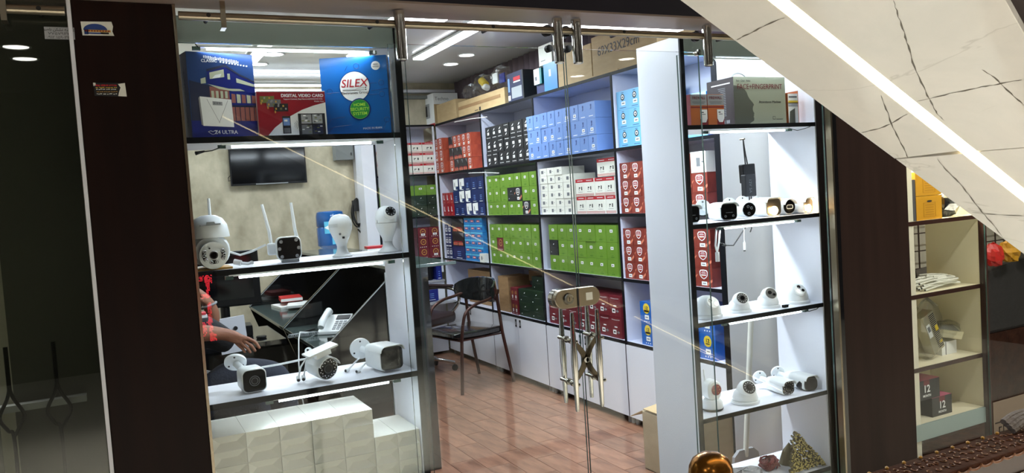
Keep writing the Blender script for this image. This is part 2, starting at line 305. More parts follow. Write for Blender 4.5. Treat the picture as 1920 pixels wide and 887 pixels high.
# ================================================================== DISPLAY UNITS IN THE WINDOW
ZA, ZB, ZC, ZD, TH = 1.834, 1.424, 1.012, .606, .017
def led_strip(parent, x0, x1, y, z, name_label, power=.8):
    t = thing('led_tube', ((x0 + x1) / 2, y, z), name_label, 'led light', 'led tubes under the display shelves')
    L = (x1 - x0) / 2
    MB().box((-L, -.006, .004), (L, .008, .010), 'white_plastic').build('housing', t)
    MB().tube([(-L + .03, 0, 0), (L - .03, 0, 0)], .0045, 'led_cool', 10).build('diffuser', t)
    for s in (-1, 1): MB().box((s * L - .012, -.006, -.005), (s * L + .012, .007, .006), 'glass_edge').build('end_cap', t)
    area('led_light', (0, 0, -.01), (2 * L, .02), power, COOL, (0, 0, 0), t)
    return t
def display_unit(name, x0, x1, levels, label, left_panel, right_panel, zbot):
    t = thing(name, (x0, 0, 0), label, 'shelf unit', 'display units behind the storefront glass'); W = x1 - x0
    for z in levels:
        b = MB().box((.001, .003, -TH), (W - .001, .29, 0), 'white_lam').build('shelf_board', t, loc=(0, 0, z))
        MB().box((.001, -.002, -TH - .0005), (W - .001, .0028, .0005), 'black_edge').build('edge_strip', b)
    if left_panel:
        p = MB().box((-.018, .003, zbot), (-.001, .29, 2.2), 'white_lam').build('side_panel', t)
        MB().box((-.019, -.006, zbot), (.001, .0028, 2.2), 'black_edge').build('edge_strip', p)
    if right_panel:
        p = MB().box((W + .001, .003, zbot), (W + .018, .29, 2.2), 'white_lam').build('side_panel', t)
        MB().box((W - .001, -.006, zbot), (W + .019, .0028, 2.2), 'black_edge').build('edge_strip', p)
    MB().box((.002, .0, 2.12), (W - .002, .016, 2.2), 'pale_blue').box((.002, .016, 2.185), (W - .002, .29, 2.2), 'white_lam').build('top_fascia', t)
    return t
LU = display_unit('display_shelf_unit', .215, .897, (ZA, ZB, ZC, ZD), 'white open display unit with black edged shelves left of the glass doors', False, True, .0)
RU = display_unit('display_shelf_unit', 2.128, 2.862, (ZA, ZB, ZC, ZD, .25), 'white open display unit with black edged shelves right of the glass doors', True, False, .0)
MB().box((.733, .003, 0), (.74, .29, 2.2), 'white_lam').build('side_panel', RU)
MB().box((.001, .0, 0), (.732, .012, .231), 'pale_blue').build('kick_panel', RU)
led_strip(None, .27, .83, .03, 2.108, 'lit led tube under the top of the left display unit')
led_strip(None, .32, .83, .03, ZA - .029, 'lit led tube under the shelf of boxes, left display unit')
led_strip(None, .31, .84, .03, ZB - .029, 'lit led tube under the router camera shelf, left display unit')
led_strip(None, .40, .83, .03, ZC - .029, 'lit led tube above the white cartons in the left display unit', .6)
led_strip(None, 2.30, 2.78, .03, 2.108, 'lit led tube above the silver machine box, right display unit')
led_strip(None, 2.25, 2.73, .03, ZA - .029, 'lit led tube under the silver machine box shelf, right unit')
led_strip(None, 2.30, 2.76, .03, ZB - .029, 'lit led tube under the bullet camera row, right display unit')
led_strip(None, 2.30, 2.78, .03, ZC - .029, 'lit led tube under the dome camera row, right display unit')
for (a, b, lab) in (((.255, -.0, ZA - .045), (.325, .03, ZA - .027), 'black plug wire at the left end of the upper led tube, left unit'), ((.26, .01, 2.135), (.28, .03, 2.108), 'thin black wire feeding the topmost led tube, left unit')):
    mid = ((a[0] + b[0]) / 2, (a[1] + b[1]) / 2, (a[2] + b[2]) / 2 - .004)
    q = MB().tube([a, mid, b], .0018, 'black_rubber', 6)
    if a[2] < 2: q.cyl((a[0] - .015, a[1], a[2] - .003), (a[0] + .012, a[1] + .005, a[2] + .003), .006, 'black_rubber', r1=.003, n=8)
    tag(q.build('power_wire'), lab, 'wire')
tag(MB().tube([(2.77, .04, ZC - .02), (2.80, .03, ZC - .035), (2.84, .02, ZC - .028), (2.858, .01, ZC - .01)], .002, 'black_rubber', 6).build('power_wire'), 'black wire at the right end of the led under dome cameras', 'wire')
tag(MB().tube([(2.74, .04, ZA - .02), (2.78, .03, ZA - .032), (2.82, .02, ZA - .024), (2.84, .01, ZA - .018)], .0015, 'black_rubber', 6).build('power_wire'), 'black wire at the right end under the silver box shelf', 'wire')
# ================================================================== WALL SHELVING (right wall and back wall)
H0, H1, H2, H3, H4 = .568, .992, 1.424, 1.857, 2.358
bays = [('half behind the white panel', .82, 1.80), ('behind the door handles', 1.80, 2.895), ('in the middle with green cartons', 2.895, 3.885), ('in the far corner with orange cartons', 3.885, 4.98)]
for lab, ya, yb in bays:
    t = thing('wall_shelf_unit', (3.0, ya, 0), 'grey white wall shelf unit on the right, ' + lab, 'shelf unit', 'shelf units along the right wall'); L = yb - ya
    MB().box((.335, 0, .06), (.345, L, 2.34), 'lilac_lam').build('back_panel', t)
    for z in (H0, H1, H2, H3, H4):
        b = MB().box((.003, .001, -.017), (.334, L - .001, 0), 'lilac_lam').build('shelf_board', t, loc=(0, 0, z))
        MB().box((-.002, .0005, -.0205), (.0028, L - .0005, .0005), 'black_edge').build('edge_strip', b)
    p = MB().box((.003, -.009, .06), (.334, .009, 2.34), 'lilac_lam').build('side_panel', t)
    MB().box((-.003, -.010, .06), (.0028, .010, 2.34), 'black_edge').build('edge_strip', p)
    # base cabinet doors
    for k in range(2):
        a = L / 2 * k + .003 + (.006 if k == 0 else 0); b_ = L / 2 * (k + 1) - .002
        d = MB().box((-.004, a, .055), (.012, b_, H0 - .024), 'white_lam').build('cabinet_door', t)
        hy = b_ - .05 if k == 0 else a + .02
        MB().box((-.0055, hy, H0 - .10), (-.0042, hy + .03, H0 - .035), 'black_plastic').box((-.007, hy + .006, H0 - .085), (-.0056, hy + .024, H0 - .055), 'grey_plastic').build('handle', d)
    for yy in (.02, L - .03, .06): MB().cyl((.04, yy, 0), (.04, yy, .055), .014, 'grey_plastic', n=12).build('foot', t)
MB().box((.003, 1.086, .06), (.334, 1.094, 2.34), 'lilac_lam').build('side_panel', t)
MB().box((.003, -.03, 0), (.40, -.010, 2.36), 'white_lam').build('end_panel', bpy.data.objects['wall_shelf_unit'])
MB().box((-.003, -.031, 0), (.0028, -.0101, 2.36), 'black_edge').build('edge_strip', bpy.data.objects['end_panel'])
t = thing('wall_shelf_unit', (2.215, 5.0, 0), 'grey white shelf unit on the back wall beside the wallpaper', 'shelf unit')
MB().box((0, .315, .0), (.78, .325, 2.34), 'lilac_lam').build('back_panel', t)
MB().box((.0, .0, .0), (.125, .012, 2.34), 'white_lam').box((.0, .012, .0), (.012, .315, 2.34), 'white_lam').build('side_panel', t)
MB().box((.1255, -.004, .0), (.145, .2, 2.34), 'black_edge').build('divider', t)
for z in (.77, H1 + .01, H2 + .01, H3 + .005, H4):
    b = MB().box((.146, .003, -.017), (.78, .31, 0), 'lilac_lam').build('shelf_board', t, loc=(0, 0, z))
    MB().box((.146, -.002, -.018), (.78, .0028, .001), 'black_edge' if z > .9 else 'led_ring').build('edge_strip', b)
MB().box((.146, .02, .03), (.78, .03, .75), 'white_lam').build('cabinet_door', t)
MB().box((.755, -.004, .85), (.772, .01, 2.34), 'white_lam').build('corner_post', t)
# curtain above the shelving
pts = []; n = 150
for i in range(n + 1):
    y = .5 + 4.8 * i / n; pts.append((3.372 + .016 * math.sin(i * 1.9) + .004 * math.sin(i * .7), y))
m = MB(); vs = [(x, y, 2.36) for x, y in pts] + [(x, y, 2.825) for x, y in pts]
m.add(vs, [(i, i + 1, i + n + 2, i + n + 1) for i in range(n)], 'curtain'); o = m.build('pleated_curtain', smooth=True)
sm = o.modifiers.new('thickness', 'SOLIDIFY'); sm.thickness = .004
tag(o, 'dark mauve pleated curtain hanging above the right wall shelves', 'curtain')
# ================================================================== CEILING LAMPS
def ceiling_box(name, loc, sx, sy, label, mat, power, col, h=.03, group='linear lamps on the shop ceiling'):
    t = thing(name, loc, label, 'ceiling lamp', group)
    MB().box((-sx / 2 - .006, -sy / 2 - .006, .012), (sx / 2 + .006, sy / 2 + .006, h), 'white_plastic').build('housing', t)
    MB().box((-sx / 2, -sy / 2, 0), (sx / 2, sy / 2, .012), mat).build('diffuser', t)
    if power: area('lamp_light', (0, 0, -.02), (sx, sy), power, col, (0, 0, 0), t)
    return t
ceiling_box('linear_lamp', (2.435, 3.25, 2.795), .085, 1.2, 'long white lamp on the ceiling running into the shop above the chair', 'lamp_cool', 28, COOL)
ceiling_box('linear_lamp', (1.10, 3.5, 2.795), .085, 1.2, 'long white lamp on the ceiling above the television side', 'lamp_cool', 24, COOL)
for x, w, pos in ((1.325, .25, 'leftmost'), (1.79, .385, 'middle'), (2.46, .72, 'rightmost')):
    t = ceiling_box('light_panel', (x, .88, 2.42), w, .19, pos + ' bright panel lamp just behind the glass door rail', 'lamp_cool', 24 * w / .5, COOL, .03, 'panel lamps behind the door rail')
    for s in (-1, 1): MB().cyl((s * w * .35, 0, .03), (s * w * .35, 0, .41), .002, 'steel', n=6).build('hanger_wire', t)
ceiling_box('linear_lamp', (3.0, .45, 2.795), .5, .12, 'added fill lamp, out of view above the right display unit', 'lamp_cool', 12, COOL)  # unseen lamp added to brighten the walls behind the right unit
t = ceiling_box('linear_lamp', (1.05, 5.2, 2.775), 2.2, .05, 'long cove lamp along the top of the wallpaper wall', 'lamp_cool', 14, COOL)
for i, (x, y, r, lab, mt) in enumerate(((2.853, 3.76, .075, 'recessed white spot above the shelves, nearer the door', 'lamp_cool'), (2.886, 4.2, .075, 'recessed white spot above the shelves, nearer the corner', 'lamp_cool'), (1.24, 3.05 + .85, .09, 'round flat ceiling spot above the red card box', 'lamp_cool'), (1.20, 4.35, .08, 'dim round spot behind the flat ceiling spot', 'lamp_cool'))):
    t = thing('ceiling_spot', (x, y, 2.83), lab, 'ceiling lamp', 'round spots in the shop ceiling')
    MB().lathe([(r * .86, -.004), (r, -.006), (r * 1.04, 0), (r * .8, 0)], 'white_plastic', 28).build('trim_ring', t, smooth=True)
    MB().cyl((0, 0, -.004), (0, 0, -.001), r * .86, mt, n=28).build('diffuser', t)
t = thing('round_ceiling_lamp', (1.93, 3.67, 2.79), 'large round warm white ceiling lamp above the blue security system box', 'ceiling lamp')
MB().lathe([(.16, 0), (.175, .008), (.175, .04), (0, .04)], 'white_plastic', 36).build('housing', t, smooth=True)
MB().cyl((0, 0, -.004), (0, 0, .006), .158, 'lamp_warm', n=36).build('diffuser', t)
area('lamp_light', (0, 0, -.02), (.3, .3), 8, (1, .9, .75), (0, 0, 0), t)
# exterior downlights: mirrored ones are seen, the rest added out of view as fill
for i, (x, y) in enumerate(((4.988, -4.563), (5.063, -5.677), (-.544, -4.592), (-.527, -5.08), (.6, -2.9), (-.8, -2.9), (-2.2, -2.7), (2.0, -2.9), (3.4, -2.9), (4.8, -2.6), (3.6, -1.2), (5.0, -1.2))):
    t = thing('corridor_downlight', (x, y, 2.948), 'round corridor downlight ' + ('mirrored over the largest brown carton', 'mirrored over the plain brown carton', 'mirrored at top left, upper of two', 'mirrored at top left, lower of two', 'added unseen as fill, above the viewer', 'added unseen as fill, first left of the viewer', 'added unseen as fill, second left of the viewer', 'added unseen as fill, first right of the viewer', 'added unseen as fill, second right of the viewer', 'added unseen as fill, third right of the viewer', 'added unseen as fill, beyond the stairs, nearer', 'added unseen as fill, beyond the stairs, farther')[i], 'downlight', 'corridor downlights seen as reflections')
    MB().lathe([(.085, 0), (.1, -.006), (.105, 0), (.09, .004)], 'white_plastic', 24).build('trim_ring', t, smooth=True)
    MB().cyl((0, 0, -.001), (0, 0, .003), .085, 'downlight', n=24).build('diffuser', t)
    l = bpy.data.lights.new('downlight_light', 'SPOT'); l.energy = (520 if i in (4, 5, 7, 8) else 130) if i > 3 else 60; l.color = (1, .95, .87); l.spot_size = 1.2 if i in (4, 5, 7, 8) else 2.4; l.spot_blend = .6; l.shadow_soft_size = .08
    lo = bpy.data.objects.new('downlight_light', l); C.objects.link(lo); lo.parent = t; lo.location = (0, 0, -.02)
# ================================================================== CARTONS ON THE WALL SHELVES
# prints live on the front face (local -y); each kind returns body builder + sticker builder
def P_green(m, w, h):
    m.rect(0, .13 * h, .30 * w, .045 * h, 'lime_dk'); m.rect(0, .22 * h, .16 * w, .02 * h, 'lime_dk')
    for k in range(4): m.rect((-.18 + .12 * k) * w, .34 * h, .06 * w, .015 * h, 'lime_dk')
def S_mid(m, w, h): m.rect(0, .66 * h, .26 * w, .17 * h, 'paper', -.001); m.rect(0, .66 * h, .12 * w, .08 * h, 'ink_grey', -.0015)
def S_black(m, w, h): m.rect(0, .48 * h, .32 * w, .2 * h, 'paper', -.001); m.rect(0, .48 * h, .2 * w, .04 * h, 'ink_grey', -.0015)
def P_black(m, w, h):
    m.deco([(-.16 * w, .66 * h), (.02 * w, .70 * h), (.16 * w, .84 * h), (.0 * w, .80 * h)], 'ink_white')
    for k in range(4): m.rect((-.24 + .16 * k) * w, .16 * h, .09 * w, .045 * h, 'ink_white')
def P_blackflip(m, w, h):
    m.deco([(-.16 * w, .12 * h), (.02 * w, .16 * h), (.16 * w, .30 * h), (.0 * w, .26 * h)], 'ink_white')
    for k in range(4): m.rect((-.24 + .16 * k) * w, .86 * h, .09 * w, .045 * h, 'ink_white')
def P_sky(m, w, h):
    m.rect(.0, .14 * h, .5 * w, .04 * h, 'ink_white'); m.disc(.04 * w, .78 * h, .08 * w, 'sky_dk'); m.rect(.04 * w, .64 * h, .10 * w, .16 * h, 'sky_dk'); m.rect(-.02 * w, .56 * h, .05 * w, .1 * h, 'sky_dk')
def S_low(m, w, h): m.rect(.05 * w, .33 * h, .34 * w, .20 * h, 'paper', -.001); m.rect(.05 * w, .33 * h, .2 * w, .06 * h, 'ink_grey', -.0015)
def P_cyan(m, w, h):
    m.disc(0, .66 * h, .16 * w, 'ink'); m.disc(0, .67 * h, .10 * w, 'ink_white', -.0008); m.disc(0, .66 * h, .05 * w, 'ink', -.001); m.rect(0, .10 * h, .5 * w, .03 * h, 'sky_dk'); m.rect(0, .9 * h, .2 * w, .03 * h, 'sky_dk')
def shield(cx, cz, w, h): return [(cx - w / 2, cz + h * .28), (cx - w * .36, cz + h * .46), (cx, cz + h * .5), (cx + w * .36, cz + h * .46), (cx + w / 2, cz + h * .28), (cx + w * .46, cz - h * .12), (cx + w * .26, cz - h * .36), (cx, cz - h * .5), (cx - w * .26, cz - h * .36), (cx - w * .46, cz - h * .12)]
def P_crest(m, w, h, red='crest_in'):
    m.deco([(.5 * w, .30 * h), (.5 * w, .44 * h), (.12 * w, .16 * h), (.2 * w, .06 * h)], 'crest_pale'); m.deco([(-.5 * w, .44 * h), (-.34 * w, .66 * h), (-.5 * w, .58 * h)], 'crest_pale')
    m.deco(shield(0, .66 * h, .50 * w, .52 * h), 'ink_white', -.0008); m.deco(shield(0, .66 * h, .41 * w, .43 * h), red, -.001)
    m.rect(0, .74 * h, .26 * w, .03 * h, 'ink_white', -.0013); m.rect(.0, .63 * h, .30 * w, .05 * h, 'ink_white', -.0013); m.rect(-.05 * w, .58 * h, .12 * w, .03 * h, 'gold', -.0013); m.rect(0, .82 * h, .2 * w, .02 * h, 'ink_white', -.0013)
def S_crest(m, w, h): m.rect(.03 * w, .19 * h, .32 * w, .20 * h, 'paper', -.0012); m.rect(.03 * w, .19 * h, .2 * w, .05 * h, 'ink_grey', -.0016)
def P_crestside(m, w, h):
    m.rect(0, .3 * h, .7 * w, .05 * h, 'ink_red'); m.deco([(.1 * w, .95 * h), (.5 * w, .95 * h), (.5 * w, .6 * h)], 'ink_grey')
    for k in range(2):
        m.rect((-.22 + .44 * k) * w, .14 * h, .38 * w, .20 * h, 'crest_pale', -.0008); m.rect((-.22 + .44 * k) * w, .14 * h, .30 * w, .05 * h, 'ink_red', -.0012)
def P_whitegrey(m, w, h): m.rect(0, .5 * h, .26 * w, .42 * h, 'ink_grey'); m.rect(.28 * w, .5 * h, .12 * w, .06 * h, 'ink_grey')
def P_redwhite(m, w, h):
    m.rect(0, .90 * h, 1. * w, .20 * h, 'ink_red'); m.rect(0, .90 * h, .6 * w, .03 * h, 'ink_white', -.0009)
    for k in range(3): m.rect(0, (.04 + .05 * k) * h, 1. * w, .022 * h, 'ink_red')
    m.rect(-.08 * w, .5 * h, .16 * w, .07 * h, 'ink'); m.rect(-.13 * w, .42 * h, .06 * w, .14 * h, 'ink_grey'); m.rect(.16 * w, .46 * h, .1 * w, .2 * h, 'ink'); m.rect(0, .26 * h, .5 * w, .02 * h, 'ink_grey')
def P_maroon(m, w, h):
    for k in range(7): m.rect((-.3 + .1 * k) * w, (.85 + .02 * abs(k - 3) / 3) * h, .05 * w, .03 * h, 'ink_white')
    m.rect(0, .52 * h, .24 * w, .05 * h, 'ink_white')
    m.disc(.2 * w, .28 * h, .08 * w, 'ink_grey'); m.rect(.2 * w, .28 * h, .22 * w, .02 * h, 'ink_white')
def S_maroon(m, w, h): m.rect(-.12 * w, .28 * h, .28 * w, .2 * h, 'paper', -.0008); m.rect(-.12 * w, .28 * h, .16 * w, .08 * h, 'ink', -.0012)
def P_badge(m, w, h):
    m.disc(.05 * w, .62 * h, .24 * w, 'gold'); m.disc(.05 * w, .62 * h, .19 * w, 'maroon', -.0008); m.rect(.05 * w, .62 * h, .16 * w, .06 * h, 'gold', -.0011)
    for k in range(4): m.rect((-.22 + .16 * k) * w, .12 * h, .06 * w, .05 * h, 'ink_white')
def P_blue12(m, w, h):
    m.disc(0, .70 * h, .25 * w, 'yellow'); m.rect(0, .58 * h, .40 * w, .10 * h, 'yellow')
    m.rect(-.07 * w, .73 * h, .035 * w, .15 * h, 'ink', -.001)
    m.deco([(.0, .80 * h), (.09 * w, .80 * h), (.12 * w, .76 * h), (.05 * w, .69 * h), (.12 * w, .69 * h), (.12 * w, .66 * h), (-.01 * w, .66 * h), (.07 * w, .76 * h), (0, .77 * h)], 'ink', -.001)
    m.rect(0, .60 * h, .26 * w, .035 * h, 'ink', -.001)
    for k in range(3): m.rect((-.16 + .16 * k) * w, .10 * h, .06 * w, .05 * h, 'ink_white')
def S_blue12(m, w, h): m.rect(.02 * w, .30 * h, .32 * w, .20 * h, 'paper', -.001); m.rect(.02 * w, .30 * h, .2 * w, .05 * h, 'ink_grey', -.0015)
def P_dkgreen(m, w, h): m.deco([(-.05 * w, .68 * h), (.02 * w, .70 * h), (.06 * w, .78 * h), (0, .76 * h)], 'ink_white'); m.rect(-.3 * w, .2 * h, .05 * w, .06 * h, 'ink_white'); m.rect(.05 * w, .5 * h, .4 * w, .015 * h, 'ink_grey')
def P_navy(m, w, h):
    for k in range(3): m.rect(.0, (.28 + .14 * k) * h, .3 * w, .05 * h, 'sky_box')
    m.rect(0, .1 * h, .5 * w, .04 * h, 'ink_white')
def S_navytag(m, w, h):
    m.deco([(-.42 * w, .95 * h), (.42 * w, 1.0 * h), (.42 * w, .38 * h), (.0, .38 * h), (.0, .12 * h), (-.38 * w, .12 * h)], 'paper', -.0012); m.deco([(-.2 * w, .72 * h), (-.14 * w, .72 * h), (-.08 * w, .32 * h), (-.16 * w, .32 * h)], 'ink', -.0017)
def P_smallnavy(m, w, h):
    m.rect(0, .55 * h, .7 * w, .36 * h, 'ink_white'); m.rect(.05 * w, .55 * h, .3 * w, .2 * h, 'navy', -.0009); m.rect(0, .12 * h, .8 * w, .10 * h, 'ink_white'); m.rect(0, .86 * h, .7 * w, .04 * h, 'ink_white')
def P_stack(m, w, h): m.rect(-.1 * w, .5 * h, .5 * w, .3 * h, 'ink_red'); m.rect(-.1 * w, .5 * h, .36 * w, .1 * h, 'ink_white', -.0009); m.rect(0, .88 * h, 1. * w, .18 * h, 'label_cyan'); m.rect(.38 * w, .45 * h, .12 * w, .3 * h, 'navy')
def P_redsmall(m, w, h): m.deco([(-.2 * w, .8 * h), (-.05 * w, .8 * h), (-.02 * w, .5 * h), (.1 * w, .45 * h), (.1 * w, .38 * h), (-.2 * w, .38 * h)], 'ink_white'); m.rect(0, .16 * h, .5 * w, .04 * h, 'crest_pale')
KIND = {'green': ('lime', P_green, S_mid, 'lime green carton with small white square sticker'),
        'black': ('box_black', P_black, S_black, 'black carton with slash mark above the sticker'),
        'blackflip': ('box_black', P_blackflip, S_black, 'black carton stood upside down, slash at bottom'),
        'blackplain': ('box_black', P_dkgreen, None, 'plain black carton among green cartons'),
        'blackcrest': ('box_black', lambda m, w, h: P_crest(m, w, h, 'box_black'), S_crest, 'black carton with white shield among green cartons'),
        'sky': ('sky_box', P_sky, None, 'cornflower blue carton without sticker'), 'skys': ('sky_box', P_sky, S_low, 'cornflower blue carton with white price sticker'),
        'cyan': ('cyan_box', P_cyan, S_low, 'pale cyan carton with dark round emblem'),
        'crest': ('crest_red', P_crest, S_crest, 'brick red carton with white club shield'),
        'orange': ('orange_box', P_crest, S_crest, 'orange red carton with white club shield'),
        'crestside': ('box_black', P_crestside, None, 'black sided shield carton lying on its long side'),
        'whitegrey': ('white_card', P_whitegrey, None, 'flat white carton with grey printed square'),
        'redwhite': ('white_card', P_redwhite, None, 'white carton with red header and red stripes'),
        'maroon': ('maroon', P_maroon, S_maroon, 'maroon carton with two small labels'),
        'badge': ('maroon', P_badge, None, 'dark red carton with gold round badge'), 'badge2': ('maroon', P_badge, S_low, 'dark red carton with gold badge and sticker'),
        'blue12': ('blue12', P_blue12, S_blue12, 'bright blue carton with yellow number 12 badge'),
        'dkgreen': ('dk_green', P_dkgreen, None, 'dark green black carton'), 'navy': ('navy', P_navy, None, 'navy blue carton without tag'), 'navytag': ('navy', P_navy, S_navytag, 'navy blue carton with white flap tag'),
        'smallnavy': ('navy', P_smallnavy, None, 'small navy carton with white picture'), 'stack': ('cyan_blue', P_stack, None, 'flat cyan blue carton with red label'),
        'redsmall': ('red_box', P_redsmall, None, 'small crimson carton with white figure'), 'blackred': ('box_black', P_crestside, None, 'black carton with red slanted print'),
        'bluew': ('ultra_blue', P_navy, None, 'royal blue carton')}
SHORT = {'green': 'lime green carton', 'black': 'black carton slash above sticker', 'blackflip': 'black carton slash below sticker', 'blackplain': 'plain black carton', 'blackcrest': 'black white-shield carton', 'sky': 'cornflower carton without sticker', 'skys': 'cornflower carton with sticker', 'cyan': 'pale cyan carton', 'crest': 'brick red shield carton', 'orange': 'orange red shield carton', 'crestside': 'black lying shield carton', 'whitegrey': 'flat white carton', 'redwhite': 'red striped white carton', 'maroon': 'maroon two-label carton', 'badge': 'dark red gold-badge carton', 'badge2': 'gold-badge carton with sticker', 'blue12': 'blue carton, yellow 12 badge', 'dkgreen': 'dark green black carton', 'navy': 'navy blue carton', 'navytag': 'navy carton, white flap tag', 'smallnavy': 'small navy pictured carton', 'stack': 'flat cyan blue carton', 'redsmall': 'small crimson carton', 'blackred': 'black red-print carton', 'bluew': 'royal blue carton'}
CACHE = {}
def carton(kind, w, h, d, loc, rz, label, group=None, jx=0.):
    mat, pf, sf, _ = KIND[kind]; key = (kind, round(w, 3), round(h, 3), round(d, 3))
    if key not in CACHE:
        m = MB().box((-w / 2, 0, 0), (w / 2, d, h), mat); pf(m, w, h)
        for x in (-w / 2, w / 2): pass
        s = None
        if sf: sm = MB(); sf(sm, w, h); s = sm.mesh('price_sticker')
        CACHE[key] = (m.mesh('carton'), s)
    me, s = CACHE[key]
    o = bpy.data.objects.new('carton', me); C.objects.link(o); o.location = loc; o.rotation_euler = (0, 0, rz); tag(o, label, 'box', group)
    if s: c = bpy.data.objects.new('price_sticker', s); C.objects.link(c); c.parent = o
    return o
ROWN = {1: ['only'], 2: ['bottom', 'top'], 3: ['bottom', 'middle', 'top']}
def row_name(i, n): return ROWN[n][i] if n in ROWN else (('bottom', ) + tuple(ORD[k] + '-from-bottom' for k in range(1, n - 1)) + ('top',))[i]
def block(group, place, yl, yr, z0, z1, rows, d=.2, x=3.012, face='x', jit=.006):
    """rows: bottom to top, each a list of kinds left to right (None = empty); face 'x' faces the room from the right wall, 'y' from the back wall"""
    n = max(len(r) for r in rows); w = abs(yl - yr) / n; hh = (z1 - z0) / len(rows)
    for i, r in enumerate(rows):
        for j, k in enumerate(r):
            if not k: continue
            jx = random.uniform(0, jit); js = random.uniform(-.0012, .0012); a = random.uniform(-.005, .005)
            u = (j + .5) * w
            lab = '%s, %s %s %s' % (SHORT[k], (ORD[j] + ' from left,') if n > 1 else '', row_name(i, len(rows)) + ' row', place)
            lab = ' '.join(lab.split())
            ww = w - .004
            if face == 'x': loc = (x + jx, yl - u + js, z0 + i * hh + .0006); rz = -PI / 2 + a
            else: loc = (yl + u + js, x + jx, z0 + i * hh + .0006); rz = a
            carton(k, ww, hh - .0012, d, loc, rz, lab, group)
G, K, B_ = 'green', 'black', 'blackflip'
g7 = [G] * 7
block('green cartons, middle bay second shelf', 'under the black cartons', 3.872, 2.93, H2, 1.772, [[G, G, G, G, G, 'blackcrest', G], [G, G, G, 'blackplain', 'blackcrest', G, G], g7])
block('green cartons, middle bay third shelf', 'above wooden cartons', 3.872, 2.95, H1, 1.343, [g7, [G, 'badge', G, G, G, G, G], g7])
block('green cartons behind the door lock', 'just above the door lock', 2.79, 1.86, H1, 1.345, [g7, ['blackplain'] + [G] * 6, ['blackcrest' if 0 else G] * 7])
block('black cartons on the upper middle shelf', 'of black cartons', 3.835, 3.0, H3, 2.202, [[B_, B_, K, K, K, K, K], [K, K, B_, B_, B_, B_, B_], [K, K, K, B_, K, K, K]])
S, T_ = 'sky', 'skys'
block('blue cartons behind the door edges', 'of cornflower cartons', 2.99, 1.99, H3, 2.200, [[T_, S, S, T_, S, T_, S, S, T_], [S, T_, T_, T_, S, S, S, T_, T_], [S, S, S, S, S, T_, T_, S, S]], d=.27, x=2.985)
block('pale cyan cartons beside the white panel', 'beside white panel', 1.775, 1.36, H3, 2.222, [['cyan'] * 3] * 3, d=.24)
block('club shield cartons, second shelf', 'beside panel, second shelf', 1.785, 1.32, H2, 1.757, [['crest'] * 4] * 3, d=.22)
block('club shield cartons, third shelf', 'beside panel, third shelf', 1.785, 1.32, H1, 1.325, [['crest'] * 4] * 3, d=.22)
block('club shield cartons right of the white panel, upper', 'right of panel, upper', 1.20, .925, H2, 1.652, [['crest'] * 2] * 2, d=.22)
block('club shield cartons right of the white panel, lower', 'right of panel, lower', 1.22, .925, H1, 1.325, [['crest'] * 2] * 3, d=.22)
carton('whitegrey', .13, .12, .2, (3.02, 1.00, 1.654), -PI / 2, 'white carton with grey print on shield cartons right of the panel'); carton('crest', .12, .115, .2, (3.02, 1.14, 1.654), -PI / 2, 'brick red shield carton left of the white one, top of its stack')
block('blue number 12 cartons left of the panel', 'left of white panel', 1.64, 1.50, H0, .852, [['blue12']] * 2, d=.22); 
block('blue number 12 cartons right of the panel', 'right of panel', 1.20, .925, H0, .992 - .12, [['blue12'] * 2] * 2, d=.22)
block('flat white cartons', 'of the left white stack', 2.905, 2.765, H2, 1.782, [['whitegrey']] * 6, d=.2)
block('flat white cartons', 'of the wide white stack', 2.76, 2.53, H2, 1.782, [['whitegrey'] * 2] * 6, d=.2)
block('flat white cartons', 'of stack behind door edges', 2.525, 2.385, H2, 1.722, [['whitegrey']] * 5, d=.2)
R_ = 'redwhite'
block('white and red cartons behind the right door', 'of striped pile', 2.35, 1.85, H2, 1.675, [[R_] * 4] * 2, d=.2)
block('white and red cartons behind the right door', 'atop the striped pile', 2.10, 1.855, 1.680, 1.805, [[R_] * 2], d=.2, x=3.04)
mr = 'maroon'
block('maroon cartons behind the door lock', 'of front maroon pile', 2.86, 1.86, H0, .862, [[mr] * 7, [None, None] + [mr] * 5], d=.17)
block('maroon cartons behind the door lock', 'of rear maroon pile', 2.75, 1.9, .70, .845, [[mr] * 5], d=.1, x=3.2)
block('dark green cartons on the middle counter', 'of dark green cartons', 3.385, 2.955, H0, .80, [['dkgreen'] * 2] * 2, d=.17); carton('dkgreen', .2, .11, .12, (3.05, 3.09, .802), -PI / 2, 'dark green black carton alone on top of the four', 'dark green cartons on the middle counter')
block('small red cartons beside the dark green ones', 'beside dark green cartons', 3.535, 3.40, H0, .80, [['badge2'] * 2] * 2, d=.2)
# far corner bay
O = 'orange'; cs = 'crestside'
block('orange cartons in the corner', 'of the leftmost orange stack', 5.27, 4.80, H3, 2.207, [[O] * 4] * 3, d=.2, x=2.99)
block('orange and black cartons in the corner bay', 'of the mixed orange stack', 4.70, 4.155, H3, 2.200, [[O, cs, cs, cs, O], [cs, cs, cs, O, O], [cs, O, O, O, O]], d=.24)
block('small crimson cartons in the corner bay', 'of crimson cartons', 4.955, 4.675, H2, 1.655, [['redsmall'] * 3] * 2, d=.2)
nv, nt_ = 'navy', 'navytag'
block('navy cartons in the corner bay', 'of navy cartons', 4.665, 3.94, H2, 1.783, [[nv, nv, nt_, nt_, nv], [nv, nt_, nt_, nv, nv], [nt_, nt_, nv, nv, nv]], d=.24)
block('small navy cartons on the third corner shelf', 'of small navy cartons', 4.95, 4.79, H1, 1.335, [['smallnavy'] * 2] * 3, d=.2)
block('black and navy cartons on the third corner shelf', 'beside small navy cartons', 4.765, 4.475, H1, 1.40, [['navy'], ['blackred'], ['blackred']], d=.24)
block('cyan blue flat cartons in the corner bay', 'of the cyan stack', 4.455, 4.03, H1, 1.405, [['stack'] * 3] * 6, d=.22)
